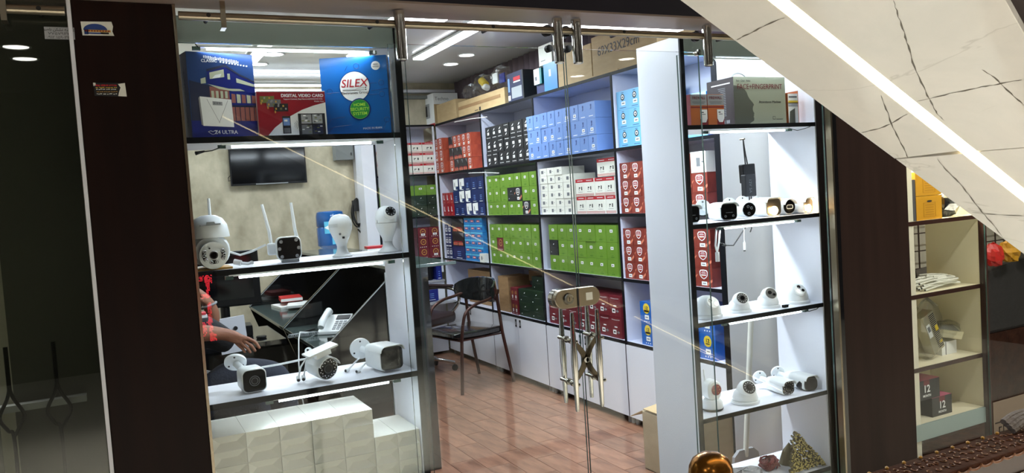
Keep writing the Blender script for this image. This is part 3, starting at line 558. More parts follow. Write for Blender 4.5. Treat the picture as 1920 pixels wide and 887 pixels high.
carton('whitegrey', .09, .08, .05, (2.985, 4.02, H1 + .001), -PI / 2, 'small white tag box at the right foot of the cyan stack')
# back wall unit
block('white and red cartons on the back wall unit', 'on back unit', 2.565, 3.0, H3 + .006, 2.182, [[R_] * 3] * 3, d=.2, x=5.02, face='y')
block('white and red cartons left in the back wall unit', 'left in back unit', 2.37, 2.50, H3 + .006, 2.10, [[R_]] * 2, d=.2, x=5.02, face='y')
block('green cartons on the back wall unit', 'on back unit', 2.62, 3.0, 1.545, 1.75, [['dkgreen'] * 3, [G] * 3], d=.2, x=5.03, face='y')
block('green cartons left in the back wall unit', 'at left of back unit', 2.37, 2.49, H2 + .011, 1.75, [[G]] * 3, d=.2, x=5.03, face='y')
block('dark cartons under the back green ones', 'under back green cartons', 2.62, 3.0, H2 + .011, 1.543, [['dkgreen'] * 3], d=.2, x=5.03, face='y')
block('dark red badge cartons on the back unit', 'of back unit', 2.73, 2.985, H1 + .011, 1.318, [['badge', 'badge2'], ['badge', 'badge'], ['badge2', 'badge2']], d=.2, x=5.02, face='y')
carton('badge', .1, .09, .2, (2.44, 5.02, H1 + .011), 0, 'dark red badge carton low at the left of the back unit')
# things below the back unit
t = thing('waste_bin', (2.83, 5.12, .771), 'dark grey tapered bin on the low shelf of the back unit', 'bin'); MB().lathe([(0, 0), (.075, 0), (.095, .20), (.10, .205), (.088, .205), (.07, .01), (0, .01)], 'black_plastic', 28).build('body', t, smooth=True)
carton('bluew', .06, .15, .16, (2.95, 5.03, .771), 0, 'royal blue carton standing beside the dark bin'); carton('bluew', .14, .13, .12, (2.78, 4.83, .585), .1, 'royal blue carton lying below the bin behind the armchair')
tag(MB().box((2.60, 4.74, .56), (3.0, 4.98, .58), 'led_ring').build('low_table'), 'pale low side shelf behind the brown armchair', 'table'); MB().box((2.6, 4.74, 0), (2.62, 4.98, .559), 'black_edge').build('leg', bpy.data.objects['low_table']).location = (0, 0, 0)
# cardboard below and on top
def kbox(w, d, h, loc, rz, label, mat='kraft', name='cardboard_box', group=None, prints=None, tape=True):
    o = MB().box((-w / 2, -d / 2, 0), (w / 2, d / 2, h), mat).build(name, loc=loc, rot=(0, 0, rz), bevel=.002); tag(o, label, 'box', group)
    if tape: MB().box((-w / 2 - .0006, -.02, h * .995), (w / 2 + .0006, .02, h + .0012), 'kraft_dk').build('tape', o)
    return o
kbox(.60, .15, .10, (3.16, 4.30, H0 + .001), -PI / 2, 'long brown carton, bottom of the pile behind the black chair', 'kraft_dk', group='long cartons behind the chair')
kbox(.58, .16, .10, (3.14, 4.32, H0 + .103), -PI / 2 + .03, 'long brown carton in the middle of the pile behind the chair', 'kraft_dk', group='long cartons behind the chair')
kbox(.60, .17, .12, (3.15, 4.28, H0 + .205), -PI / 2 - .05, 'long brown carton on top of the pile behind the chair', 'kraft_dk', group='long cartons behind the chair')
kbox(.22, .20, .31, (3.14, 3.70, H0 + .001), 0, 'upright brown carton standing left of the small red cartons', 'kraft_dk'); kbox(.5, .14, .10, (3.257, 3.25, .84), -PI / 2, 'long brown carton lying at the back above dark green ones', 'kraft_dk')
mb = MB().box((0, 0, 0), (.27, .52, .335), 'kraft').box((-.002, -.0, 0), (0, .52, .335), 'paper').box((-.0028, .0, .0), (-.002, .52, .028), 'ink_red')
mb.box((0, -.001, .22), (.27, 0, .335), 'paper')
o = tag(mb.build('oven_carton', loc=(3.05, 5.115 - .01, H4 + .001)), 'white and brown oven carton with red base on the corner of the shelves', 'box')
q = MB(); 
def yq(m, y0, y1, z0, z1, mat, x=-.003): m.add([(x, y0, z0), (x, y1, z0), (x, y1, z1), (x, y0, z1)], [(0, 3, 2, 1)], mat)
yq(q, .12, .33, .09, .24, 'grey_plastic'); yq(q, .19, .31, .11, .22, 'ink', -.0035); yq(q, .14, .17, .11, .22, 'led_ring', -.0035)
for k in range(4): yq(q, .40, .47, .13 + .03 * k, .14 + .03 * k, 'ink_grey')
q.build('oven_picture', o); text('lettering', 'Techno', .05, 'ink_grey', o, (.09, -.002, .275), (PI / 2, 0, 0))
kbox(.50, .27, .20, (3.19, 4.80, H4 + .001), PI / 2, 'brown carton between the oven carton and the long printed carton')
kb = kbox(1.0, .22, .145, (3.14, 3.93, H4 + .001), -PI / 2, 'long brown open carton with printed band holding plastic bags'); MB().box((-.5, -.1115, .07), (.42, -.1105, .10), 'kraft_dk').box((-.12, -.1125, .02), (-.05, -.1116, .026), 'ink').box((-.02, -.1125, .012), (.01, -.1116, .045), 'ink').build('printed_band', kb)
for i, (y, z, r, s, lab) in enumerate(((4.34, .23, .10, 3, 'clear crumpled plastic bag at the left of the long carton'), (4.05, .255, .12, 5, 'clear bag with yellow roll sticking out of the long carton'), (3.67, .26, .13, 8, 'clear plastic bag with blue print on the long carton'))):
    random.seed(s); m = MB(); n1, n2 = 14, 9; vs = []
    for a in range(n2):
        for b in range(n1):
            th = PI * a / (n2 - 1); ph = 2 * PI * b / n1; rr_ = r * (1 + random.uniform(-.22, .22)); vs.append((rr_ * .8 * math.sin(th) * math.cos(ph), rr_ * 1.1 * math.sin(th) * math.sin(ph), rr_ * .75 * math.cos(th)))
    m.add(vs, [(a * n1 + b, a * n1 + (b + 1) % n1, (a + 1) * n1 + (b + 1) % n1, (a + 1) * n1 + b) for a in range(n2 - 1) for b in range(n1)], 'plastic_film')
    o = m.build('plastic_bag', loc=(3.14, y, H4 + z)); tag(o, lab, 'bag', 'plastic bags in the long carton')
    if i == 1: MB().cyl((0, -.03, 0), (0, .05, .05), .035, 'yellow', n=16).cyl((.0, -.06, -.03), (0, .0, -.01), .03, 'paper', n=14).build('roll', o)
    if i == 2: MB().box((-.04, -.12, -.05), (-.03, -.02, .03), 'ultra_blue').box((-.05, .0, -.04), (-.04, .10, .05), 'paper').build('printed_sheet', o)
random.seed(11)
o = tag(MB().box((0, 0, 0), (.2, .28, .24), 'box_black').build('device_carton', loc=(3.04, 3.10, H4 + .001)), 'black carton with blue edge and grey device picture', 'box')
q = MB(); yq(q, .02, .28, .0, .24, 'night', -.001); yq(q, .03, .21, .03, .12, 'grey_plastic', -.002); yq(q, .05, .17, .17, .2, 'ink_red', -.002); yq(q, .05, .17, .155, .165, 'ink_white', -.002); yq(q, .235, .275, .02, .06, 'ink_white', -.002); yq(q, .24, .27, .09, .2, 'sky_box', -.002); q.build('front_print', o)
o = tag(MB().box((0, 0, 0), (.24, .20, .21), 'silex_side').build('blue_carton', loc=(3.03, 2.54, H4 + .001)), 'plain blue carton with small white label on the shelf top', 'box'); q = MB(); yq(q, 0, .2, 0, .21, 'cyan_blue', -.001); yq(q, .09, .12, .11, .16, 'paper', -.002); q.build('front_print', o)
o = tag(MB().box((0, 0, 0), (.18, .12, .12), 'teal').build('teal_carton', loc=(3.03, 2.78, H4 + .08)), 'white fronted teal carton left of the plain blue one', 'box'); q = MB(); yq(q, .03, .12, 0, .12, 'paper', -.001); yq(q, .07, .1, .03, .06, 'ink_grey', -.002); q.build('front_print', o)
tag(MB().box((3.05, 2.76, H4 + .001), (3.2, 2.9, H4 + .079), 'navy').build('navy_carton'), 'small navy carton under the teal carton', 'box')
o = tag(MB().box((0, 0, 0), (.2, .2, .15), 'white_card').build('white_carton', loc=(3.04, 2.62, H4 + .213)), 'white carton stacked on the plain blue carton', 'box'); q = MB(); yq(q, .05, .08, .08, .12, 'ink_grey', -.001); yq(q, .1, .17, .03, .035, 'ink_grey', -.001); q.build('front_print', o)
o = kbox(.46, .3, .24, (3.17, 2.28, H4 + .001), -PI / 2, 'large plain brown carton behind the right door hanger', 'kraft')
o = kbox(.72, .3, .27, (3.17, 1.68, H4 + .001), -PI / 2, 'largest brown carton with dimensions printed, beside white panel', 'kraft'); text('lettering', '69X33X29cm', .085, 'ink', o, (-.05, -.152, .16), (PI / 2, 0, 0))
MB().box((-.38, -.16, 0), (-.05, -.151, .012), 'kraft').build('torn_flap', o)
# box with Turbo lettering, right of the white panel
for i, (z, ya, yb) in enumerate(((H3 + .001, 1.13, .86), (H3 + .125, 1.13, .86))):
    o = tag(MB().box((0, 0, 0), (.22, .30, .12), 'sky_dk').build('turbo_carton', loc=(3.0, .88, z)), ('lower' if i == 0 else 'upper') + ' pale blue carton lettered Turbo, right of white panel', 'box', 'Turbo cartons')
    q = MB(); yq(q, 0, .3, 0, .12, 'cyan_box', -.001); yq(q, .06, .14, .02, .05, 'paper', -.002); yq(q, .08, .12, .06, .11, 'ink', -.002); q.add([(-.0, -.001, 0), (.22, -.001, 0), (.22, -.001, .12), (0, -.001, .12)], [(0, 1, 2, 3)], 'blue12'); q.build('printed_faces', o)
    text('lettering', 'Turbo', .055, 'ink_white', o, (.09, -.003, .08), (PI / 2, 0, 0))
# ================================================================== BOXES ON THE TOP DISPLAY SHELVES
def pbox(name, w, d, h, loc, rz, mat, label, side=None, lid=None):
    m = MB().box((-w / 2, 0, 0), (w / 2, d, h), side or mat); m.rect(0, h / 2, w, h, mat, -.0004)
    return tag(m.build(name, loc=loc, rot=(0, 0, rz)), label, 'box')
W, H = .205, .262
o = pbox('alarm_kit_box', W, .075, H, (.338, .035, ZA + .001), .20, 'sky_print', 'dark blue box picturing a house at night, lettered Z4 ULTRA', 'ultra_blue')
m = MB(); y = -.0009
m.rect(0, .026, W, .052, 'ultra_blue', y); m.deco([(-.1, .052), (-.04, .052), (-.04, .16), (-.1, .175)], 'night', y)
y = -.0013; m.deco([(-.045, .165), (.02, .152), (.055, .152), (.1025, .13), (.1025, .175), (.055, .2), (.015, .228), (-.045, .21)], 'ultra_blue', y)
m.deco([(-.045, .165), (.02, .152), (.055, .152), (.07, .146), (.03, .145), (-.01, .15)], 'glass_print', y - .0004)
m.deco([(-.045, .21), (.0125, .228), (.055, .2), (.1025, .178), (.1025, .173), (.055, .194), (.0125, .22), (-.045, .203)], 'night', y - .0004)
m.deco([(-.037, .18), (.008, .188), (.008, .212), (-.037, .2)], 'glass_print', y - .0005); m.deco([(-.03, .182), (-.005, .187), (.0, .198), (-.02, .193)], 'ink_white', y - .0007)
m.deco([(-.065, .165), (-.05, .167), (-.05, .185), (-.065, .18)], 'glass_print', y - .0005); m.rect(.022, .19, .008, .018, 'glass_print', y - .0006)
m.deco([(.045, .172), (.1, .16), (.1, .168), (.045, .186)], 'glass_print', y - .0005)
m.deco([(-.04, .118), (.02, .118), (.02, .15), (-.04, .158)], 'house_brick', y); m.deco([(.02, .1), (.1025, .1), (.1025, .14), (.02, .148)], 'ultra_blue', y)
for k in range(5): m.deco([(.026 + .016 * k, .108), (.038 + .016 * k, .108), (.038 + .016 * k, .135 - .001 * k), (.026 + .016 * k, .137 - .001 * k)], 'glass_print' if k % 2 else 'house_brick', y - .0005)
for k in range(4): m.rect(-.032 + .014 * k, .133, .008, .022, 'glass_print', y - .0006)
m.deco([(.012, .052), (.1025, .052), (.1025, .096), (.012, .096)], 'house_brick', y)
for k in range(6): m.rect(.02 + .015 * k, .074, .002, .044, 'night', y - .0004)
m.rect(.057, .098, .09, .006, 'night', y - .0005)
m.build('house_picture', o)
m = MB(); y = -.0025; m.deco([(-.068, .036), (.026, .032), (.024, .118), (-.072, .126)], 'paper', y); m.add([(-.068, y, .036), (-.072, y, .126), (-.076, y + .001, .122), (-.073, y + .001, .04)], [(0, 1, 2, 3)], 'led_ring')
m.deco([(-.035, .100), (-.005, .099), (-.005, .110), (-.035, .112)], 'led_ring', y - .0004)
for k in range(3): m.rect(-.029 + .008 * k, .1055, .005, .005, 'ink_grey', y - .0007)
for a, b, c, d_ in ((-.052, .118, -.018, .045), (.012, .115, -.02, .045), (-.052, .118, .012, .115)): m.deco([(a, b), (a + .001, b), (c + .001, d_), (c, d_)], 'ink_grey', y - .0005)
m.build('device_picture', o)
text('lettering', 'Z4 ULTRA', .016, 'ink_white', o, (.0, -.0022, .016), bold=.0003); text('lettering', 'CLASSIC', .013, 'ink_white', o, (-.035, -.0022, .236), rot=(PI / 2, -.03, 0), bold=.0003)
m = MB(); random.seed(3)
for k in range(22): x = -.05 + .005 * k; m.rect(x, .248 - .0006 * k, .0025, .006 + .006 * random.random(), 'ink_white', -.002)
for k in range(10): m.rect(.0 + .009 * k, .234 - .001 * k, .005, .004, 'ink_white', -.002)
m.tube([(-.055, -.002, .018), (-.047, -.002, .021), (-.041, -.002, .018), (-.035, -.002, .021), (-.027, -.002, .018), (-.035, -.002, .012), (-.041, -.002, .009), (-.047, -.002, .012), (-.055, -.002, .018)], .0007, 'ink_white', 5).build('small_print', o)
t2 = text('lettering', 'CLASSIC  Z4 ULTRA', .02, 'sky_print', o, (-.1035, .038, .12), (PI / 2, PI / 2, -PI / 2))
W, H = .218, .145
o = pbox('video_card_box', W, .06, H, (.549, .04, ZA + .001), 0, 'dvc_red', 'red and white box lettered DIGITAL VIDEO CARD'); o2 = o
m = MB(); arc = [(-.085, 0), (-.06, .028), (-.02, .058), (.03, .084), (.07, .098), (W / 2, .108)]
m.deco(arc + [(W / 2, 0)], 'paper', -.0009); m.rect(0, H - .001, W, .003, 'paper', -.0009)
m.rect(.06, .036, .088, .072, 'ink', -.0014)
random.seed(5)
for i in range(2):
    for j in range(2):
        m.rect(.042 + .036 * i, .02 + .034 * j, .033, .03, ['ink_grey', 'night', 'led_ring', 'grey_plastic'][(i + 2 * j) % 4], -.0018)
        for k in range(6): m.rect(.03 + .036 * i + random.random() * .024, .009 + .034 * j + random.random() * .024, .008, .003, ['paper', 'ink', 'pcb'][k % 3], -.0021)
m.rect(-.022, .036, .026, .056, 'ink', -.0014); m.rect(-.022, .046, .021, .024, 'sky_box', -.0018); m.rect(-.022, .018, .02, .016, 'ink_grey', -.0018); m.rect(-.024, .05, .01, .006, 'paper', -.0021)
for r in (.008, .013, .018): m.tube([(-.003 + r * math.cos(a), -.0016, .036 + r * math.sin(a)) for a in [-.8 + .2 * k for k in range(9)]], .0006, 'ink', 4)
m.build('printed_pictures', o)
m = MB()
for cx, cz, ww, hh, mt in ((-.078, .118, .045, .022, 'pcb'), (-.058, .106, .045, .024, 'ink_grey'), (-.036, .092, .045, .025, 'ink')):
    m.rect(cx, cz, ww, hh, mt, -.0012 - .0004 * (cx + .1) * 10)
    for k in range(5): m.rect(cx - ww * .35 + ww * .17 * k, cz + (.005 if k % 2 else -.004), .005, .006, ['gold', 'led_ring', 'pcb'][k % 3], -.0022)
    m.rect(cx - ww * .42, cz - hh * .55, .004, .008, 'gold', -.002)
m.build('circuit_board_picture', o)
text('lettering', 'DIGITAL VIDEO CARD', .0138, 'ink_white', o, (.035, -.002, .130), bold=.0005); text('lettering', 'Support Connect_Easy Network(DDNS,P2P,Wifi)', .0062, 'ink_white', o, (.037, -.002, .119)); text('lettering', 'Mobile View', .0062, 'ink_white', o, (.088, -.002, .111))
W, H = .225, .262
o = pbox('security_system_box', W, .06, H, (.765, .052, ZA + .001), -.44, 'silex_blue', 'bright blue box with white SILEX circle and green disc', 'silex_side')
m = MB(); m.disc(-.0, .162, .052, 'silex_side', -.0008, 40); m.disc(0, .162, .0495, 'paper', -.0012, 40); m.disc(.012, .085, .037, 'silex_side', -.0016, 36); m.disc(.012, .085, .0325, 'green_txt', -.002, 36); m.disc(.012, .085, .0318, 'green_logo', -.0024, 36); m.disc(.075, .228, .0148, 'paper', -.0012, 28)
m.build('round_logos', o)
m = MB()
for pts in ([(-.1, .04), (-.085, .058), (-.04, .062)], [(-.11, .018), (-.095, .018), (-.08, .03), (-.02, .034)], [(.035, .01), (.085, .012), (.1, .04)], [(.055, .145), (.11, .15)], [(.04, .132), (.08, .132)], [(-.1, .145), (-.055, .145)], [(-.03, .215), (-.02, .232)], [(.04, .17), (.075, .17)]): m.tube([(a, -.0004, b) for a, b in pts], .0008, 'silex_side', 5)
for cx, cz in ((.09, .132), (.09, .17), (.1, .045), (.01, .23), (-.085, .15)): m.tube([(cx + .009 * math.cos(a), -.0004, cz + .009 * math.sin(a)) for a in [2 * PI * k / 14 for k in range(15)]], .0008, 'silex_side', 5)
m.build('circuit_lines', o)
text('lettering', 'SILEX', .037, 'ink_red', o, (-.002, -.002, .172), shear=.2, bold=.0003); text('lettering', 'Electronics Group', .0125, 'ink', o, (.0, -.002, .141)); m = MB(); m.tube([(-.04, -.002, .153), (0, -.002, .151), (.012, -.002, .156), (.036, -.002, .157)], .0005, 'ink', 4).disc(.037, .157, .002, 'ink', -.002).tube([(-.04, -.002, .150), (.005, -.002, .149), (.036, -.002, .150)], .0005, 'ink', 4).disc(.037, .150, .002, 'ink', -.002).build('logo_swoosh', o)
for k, s in enumerate(('HOME', 'SECURITY', 'SYSTEM')): text('lettering', s, .0142, 'green_txt', o, (.012, -.0028, .100 - .015 * k), bold=.0002)
text('lettering', 'MADE IN IRAN', .0098, 'ink_white', o, (.05, -.002, .019)); text('lettering', 'NEW', .007, 'ink', o, (.075, -.002, .232)); text('lettering', 'VERSION', .0055, 'ink', o, (.075, -.002, .224))
# right unit, top shelf
W, H = .302, .208
o = pbox('attendance_machine_box', W, .17, H, (2.586, .05, ZA + .001), .0, 'silver_box', 'silver box with face profile lettered FACE+FINGERPRINT', 'brown_side')
prof = [(-.151, 0), (-.072, 0), (-.062, .008), (-.043, .017), (-.040, .028), (-.044, .034), (-.040, .040), (-.042, .044), (-.038, .050), (-.043, .055), (-.047, .066), (-.045, .078), (-.038, .087), (-.047, .098), (-.062, .112), (-.071, .125), (-.078, .142), (-.09, .155), (-.112, .166), (-.151, .172)]
m = MB().deco(prof, 'silver_dk', -.0008); m.rect(.077, .028, .016, .014, 'silver_dk', -.0012); m.rect(.077, .028, .012, .010, 'silver_box', -.0016); m.rect(.11, .022, .04, .003, 'silver_dk', -.0012); m.build('face_profile', o)
text('lettering', 'FACE+FINGERPRINT', .0315, 'maroon', o, (.0, -.0018, .165), xs=.93); text('lettering', 'Attendance Machine', .0158, 'brown_side', o, (.056, -.0018, .098)); text('lettering', 'Fast - Clear - Relax', .0105, 'brown_side', o, (-.095, -.0018, .191))
m = MB(); random.seed(9)
for k in range(17): z = .165 - .0075 * k; yq(m, .05, .075 + .05 * random.random(), z, z + .003, 'ink_grey', -.152)
for k in range(4): yq(m, .03 + .03 * k, .052 + .03 * k, .012, .026, 'ink_grey', -.152)
yq(m, .02, .14, .182, .187, 'paper', -.152); m.build('side_print', o)
MB().tube([(-.04 + .045 * math.cos(a), .085, .208 + .03 * math.sin(a)) for a in [PI * k / 12 for k in range(13)]], .003, 'white_plastic', 8).build('carry_handle', o)
for i, x in enumerate((2.235, 2.327)):
    o = pbox('smoke_alarm_box', .089, .07, .132, (x, .045, ZA + .001), 0, 'fire_orange', ('left' if i == 0 else 'right') + ' orange and brown box lettered FIREWALL beside the silver box', 'fire_red'); o['group'] = 'FIREWALL boxes'
    m = MB().rect(0, .108, .088, .044, 'led_ring', -.0009); m.rect(.024, .034, .04, .068, 'fire_red', -.0009)
    m.deco([(.005, .068), (.043, .068), (.043, .03), (.034, .014), (.014, .014), (.005, .03)], 'paper', -.0014); m.rect(.024, .048, .02, .003, 'ink_grey', -.0018); m.rect(.018, .056, .012, .004, 'ink', -.0018); m.rect(0, .078, .088, .006, 'fire_red', -.0012); m.build('label_print', o)
    text('lettering', 'FIREWALL', .0165, 'maroon', o, (0, -.0016, .117), xs=.95, bold=.0003); m = MB(); m.rect(0, .100, .07, .003, 'ink_grey', -.0014); m.rect(0, .094, .06, .003, 'ink_grey', -.0014); m.build('small_print', o)
o = pbox('manual_book', .06, .10, .135, (2.782, .05, ZA + .001), -.0, 'paper', 'small white and orange software box beside the silver box', 'fire_orange')
m = MB(); m.rect(0, .098, .058, .012, 'yellow', -.0008); m.rect(.0, .086, .058, .018, 'led_ring', -.0008); m.deco([(-.028, 0), (.01, 0), (.01, .07), (-.022, .055)], 'silver_dk', -.001); m.rect(0, .12, .05, .008, 'ink_grey', -.0008); m.build('cover_print', o)
MB().box((.031, .0, 0), (.034, .10, .148), 'fire_orange').build('flap', o)
# small boxed webcam on the desk ledge and red flat box are placed with the desk
# ================================================================== WHITE CARTONS STACKED UNDER THE LEFT UNIT
def hip_mesh(w, h, d):
    m = MB(); m.box((-w / 2, .0005, 0), (w / 2, d, h), 'white_card')
    a = .26 * w; r = .013; z = h * .50
    v = [(-w / 2, 0, 0), (w / 2, 0, 0), (w / 2, 0, h), (-w / 2, 0, h), (-w / 2 + a, r, z), (w / 2 - a, r, z)]
    m2 = MB(); m2.add([(-w / 2, 0, 0), (w / 2, 0, 0), (w / 2, d, 0), (-w / 2, d, 0), (-w / 2, 0, h), (w / 2, 0, h), (w / 2, d, h), (-w / 2, d, h), (-w / 2 + a, r, z), (w / 2 - a, r, z)],
                      [(0, 3, 2, 1), (4, 5, 6, 7), (1, 2, 6, 5), (2, 3, 7, 6), (3, 0, 4, 7), (0, 1, 9, 8), (5, 4, 8, 9), (4, 0, 8), (1, 5, 9)], 'white_card')
    return m2.mesh('white_carton')
hm = hip_mesh(.1022, .0485, .235); hm2 = hip_mesh(.0795, .0485, .225)
for ci in range(7):
    n = 6 if ci < 5 else 4; x = .2675 + .1035 * ci if ci < 5 else (.7735, .8545)[ci - 5]
    for k in range(n):
        o = bpy.data.objects.new('white_carton', hm if ci < 5 else hm2); C.objects.link(o)
        o.location = (x, .022 + random.uniform(0, .004), ZD + .0008 + .0492 * k)
        tag(o, 'white facet ended carton, %s column from left, %s of its stack' % (ORD[ci], 'top' if k == n - 1 else ('bottom' if k == 0 else ORD[n - 1 - k] + ' from top')), 'box', 'white cartons under the left display unit')
# ================================================================== CAMERAS ON THE DISPLAY SHELVES
def loft(m, secs, mat, n=5, cap=True):
    """secs: (y, cx, cz, w, h, r) rounded rectangles along y"""
    vs = []; L = None
    for y, cx, cz, w, h, r in secs:
        p = rr(w, h, min(r, w / 2 - 1e-4, h / 2 - 1e-4), n, cx, cz); L = len(p); vs += [(a, y, b) for a, b in p]
    fs = [(i * L + k, i * L + (k + 1) % L, (i + 1) * L + (k + 1) % L, (i + 1) * L + k) for i in range(len(secs) - 1) for k in range(L)]
    if cap: fs += [tuple(range(L))[::-1], tuple(range((len(secs) - 1) * L, len(secs) * L))]
    return m.add(vs, fs, mat)
def ring(m, cx, cz, r, y, mat='led_ring', t=.25): m.tube([(cx + r * math.cos(a), y, cz + r * math.sin(a)) for a in [2 * PI * k / 14 for k in range(15)]], r * t, mat, 6)
def bullet(name, loc, rot, label, w=.075, h=.075, L=.15, face='square', visor=True, base=(-.06, .10, .0), base_r=.035, lift=.0, lens='round', group='bullet cameras', glow=None, basedir=(0, 1, 0), face_mat='lens_glass', cz=None):
    t = thing(name, loc, label, 'camera', group, rot=rot)
    cz = cz if cz is not None else h / 2 + .002 + lift; r = (h / 2 - .0002) if face == 'round' else .018
    m = MB(); loft(m, [(0, 0, cz, w * .96, h * .96, r), (.004, 0, cz, w, h, r), (L * .55, 0, cz, w, h, r), (L * .56, 0, cz, w * .985, h * .985, r), (L, 0, cz, w * .97, h * .97, r), (L + .01, 0, cz, w * .8, h * .8, r)], 'white_plastic'); m.build('body', t, smooth=True)
    f = MB(); loft(f, [(-.003, 0, cz, w * .88, h * .88, r * .9), (.001, 0, cz, w * .93, h * .93, r * .95)], face_mat); ff = f.build('front_glass', t, smooth=True)
    l = MB()
    if lens == 'round':
        l.cyl((0, -.0045, cz), (0, -.002, cz), .013, 'black_plastic', n=20); ring(l, 0, cz, .016, -.0035, 'ink_grey', .06); ring(l, 0, cz, .010, -.0045, 'ink_grey', .08)
    elif lens == 'six':
        for a, b in ((-.3, .3), (.3, .34), (-.38, 0), (.38, .0), (-.3, -.34), (.3, -.34)): ring(l, a * w, cz + b * h, .0045, -.0045); l.cyl((a * w, -.004, cz + b * h), (a * w, -.003, cz + b * h), .003, 'grey_plastic', n=10)
        l.cyl((0, -.004, cz), (0, -.003, cz), .006, 'black_plastic', n=14)
    elif lens == 'many':
        for k in range(24):
            a = 2 * PI * k / 24; q = .030 if k % 2 else .025
            l.cyl((q * math.cos(a), -.0045, cz + q * math.sin(a)), (q * math.cos(a), -.003, cz + q * math.sin(a)), .0022, 'led_ring', n=8)
        l.cyl((0, -.005, cz), (0, -.003, cz), .014, 'black_plastic', n=20); ring(l, 0, cz, .014, -.004, 'ink_grey', .08)
    elif lens == 'pair':
        for a in (-.22, .22): ring(l, a * w, cz - .26 * h, .004, -.004, 'ink_grey', .3)
        l.box((-.015, -.0038, cz - .005), (.015, -.003, cz - .003), 'ink_grey')
    elif lens == 'three':
        for a, b in ((-.1, .2), (.14, .1), (-.05, -.24)): ring(l, a * w, cz + b * h, .005, -.004, 'ink_grey', .25)
    elif lens == 'oval':
        l.tube([(.016 * math.copysign(min(1, abs(math.cos(a)) * 1.2), math.cos(a)), -.004, cz + .0085 * math.copysign(min(1, abs(math.sin(a)) * 1.2), math.sin(a))) for a in [2 * PI * k / 24 for k in range(25)]], .0012, 'paper', 6); l.box((-.012, -.0038, cz - .005), (.012, -.003, cz + .005), 'black_plastic')
    l.build('lens', ff, smooth=True)
    if glow: MB().cyl((0, -.005, cz + glow[0]), (0, -.0032, cz + glow[0]), glow[1], 'ir_warm', n=18).build('lit_spotlight', ff); area('spot_light', (0, -.02, cz + glow[0]), (.02, .02), .35, (1, .65, .35), (PI / 2, 0, 0), t)
    if visor:
        v = MB(); th = .0022; pr_ = []
        if face == 'round': arc = [(w / 2 + .002) * math.cos(a) for a in ()]
        o_ = rr(w + .006, h + .006, r + .003, 5, 0, cz); i_ = rr(w + .0012, h + .0012, r, 5, 0, cz)
        keep = [k for k in range(len(o_)) if o_[k][1] > cz - (.12 * h if face != 'round' else -.02 * h)]
        keep.sort(key=lambda k: math.atan2(o_[k][0], o_[k][1] - cz))
        poly = [o_[k] for k in keep] + [i_[k] for k in keep[::-1]]
        n = len(poly); q = len(keep)
        for a in range(n):
            pass
        vs = [(x, -.016 if z > cz + .1 * h else -.004, z) for x, z in poly] + [(x, L * .75, z) for x, z in poly]
        fs = [(i, (i + 1) % n, (i + 1) % n + n, i + n) for i in range(n)] + [(k, k + 1, n - 2 - k, n - 1 - k) for k in range(q - 1)] + [(n + k, 2 * n - 1 - k, 2 * n - 2 - k, n + k + 1) for k in range(q - 1)]
        v.add(vs, fs, 'white_plastic'); v.build('sun_shield', t, smooth=True)
    if base:
        bx, by, bz = base; b = Vector((bx, by, cz + bz)); d = Vector(basedir).normalized(); s = Vector((0, L - .01, cz))
        a = MB(); a.tube([s, s.lerp(b, .5) + Vector((0, .008, -.0)), b - d * .004], [.014, .012, .012], 'white_plastic', 12).build('arm', t, smooth=True)
        fl = MB(); fl.cyl(b - d * .004, b + d * .004, base_r, 'white_plastic', n=28)
        dd, u, vv = fl.frame((0, 0, 0), d)
        for k in range(3):
            p = b + (u * math.cos(2.1 * k + .5) + vv * math.sin(2.1 * k + .5)) * base_r * .72; fl.cyl(p - d * .0048, p + d * .0048, .0035, 'black_rubber', n=10)
        fl.build('mounting_base', t, smooth=True)
    return t
# left unit, shelf C (z = ZC)
c1 = bullet('bullet_camera', (.365, .065, ZC + .001), (0, 0, .06), 'white bullet camera with square black face, leftmost on its shelf', .078, .076, .085, lens='round', base=(-.03, .135, .045), base_r=.036, visor=False, basedir=(.2, .7, .5), group=None)
c2 = bullet('bullet_camera', (.600, .06, ZC + .004), (.10, 0, .30), 'white round faced bullet camera with ring of leds, bracket up', .078, .078, .085, face='round', lens='many', base=(-.045, .05, .062), base_r=.001, lift=.0, group=None)
MB().box((-.055, -.02, .109), (.055, .03, .115), 'white_plastic').box((-.02, .0, .085), (.035, .02, .11), 'white_plastic').build('wall_bracket', c2, rot=(0, -.22, 0))
c3 = bullet('bullet_camera', (.822, .05, ZC + .003), (0, 0, .18), 'large white bullet camera with wrinkled film on its black face', .088, .086, .115, lens='round', base=(-.035, .165, .02), base_r=.038, group=None, basedir=(.3, .9, .1))
loft(MB(), [(-.006, 0, .045, .084, .08, .016), (-.0055, 0, .045, .084, .08, .016)], 'film_wrap')
fm = MB(); loft(fm, [(-.0065, 0, .045, .082, .078, .016), (-.0055, 0, .045, .082, .078, .016)], 'film_wrap'); fm.build('protective_film', c3)
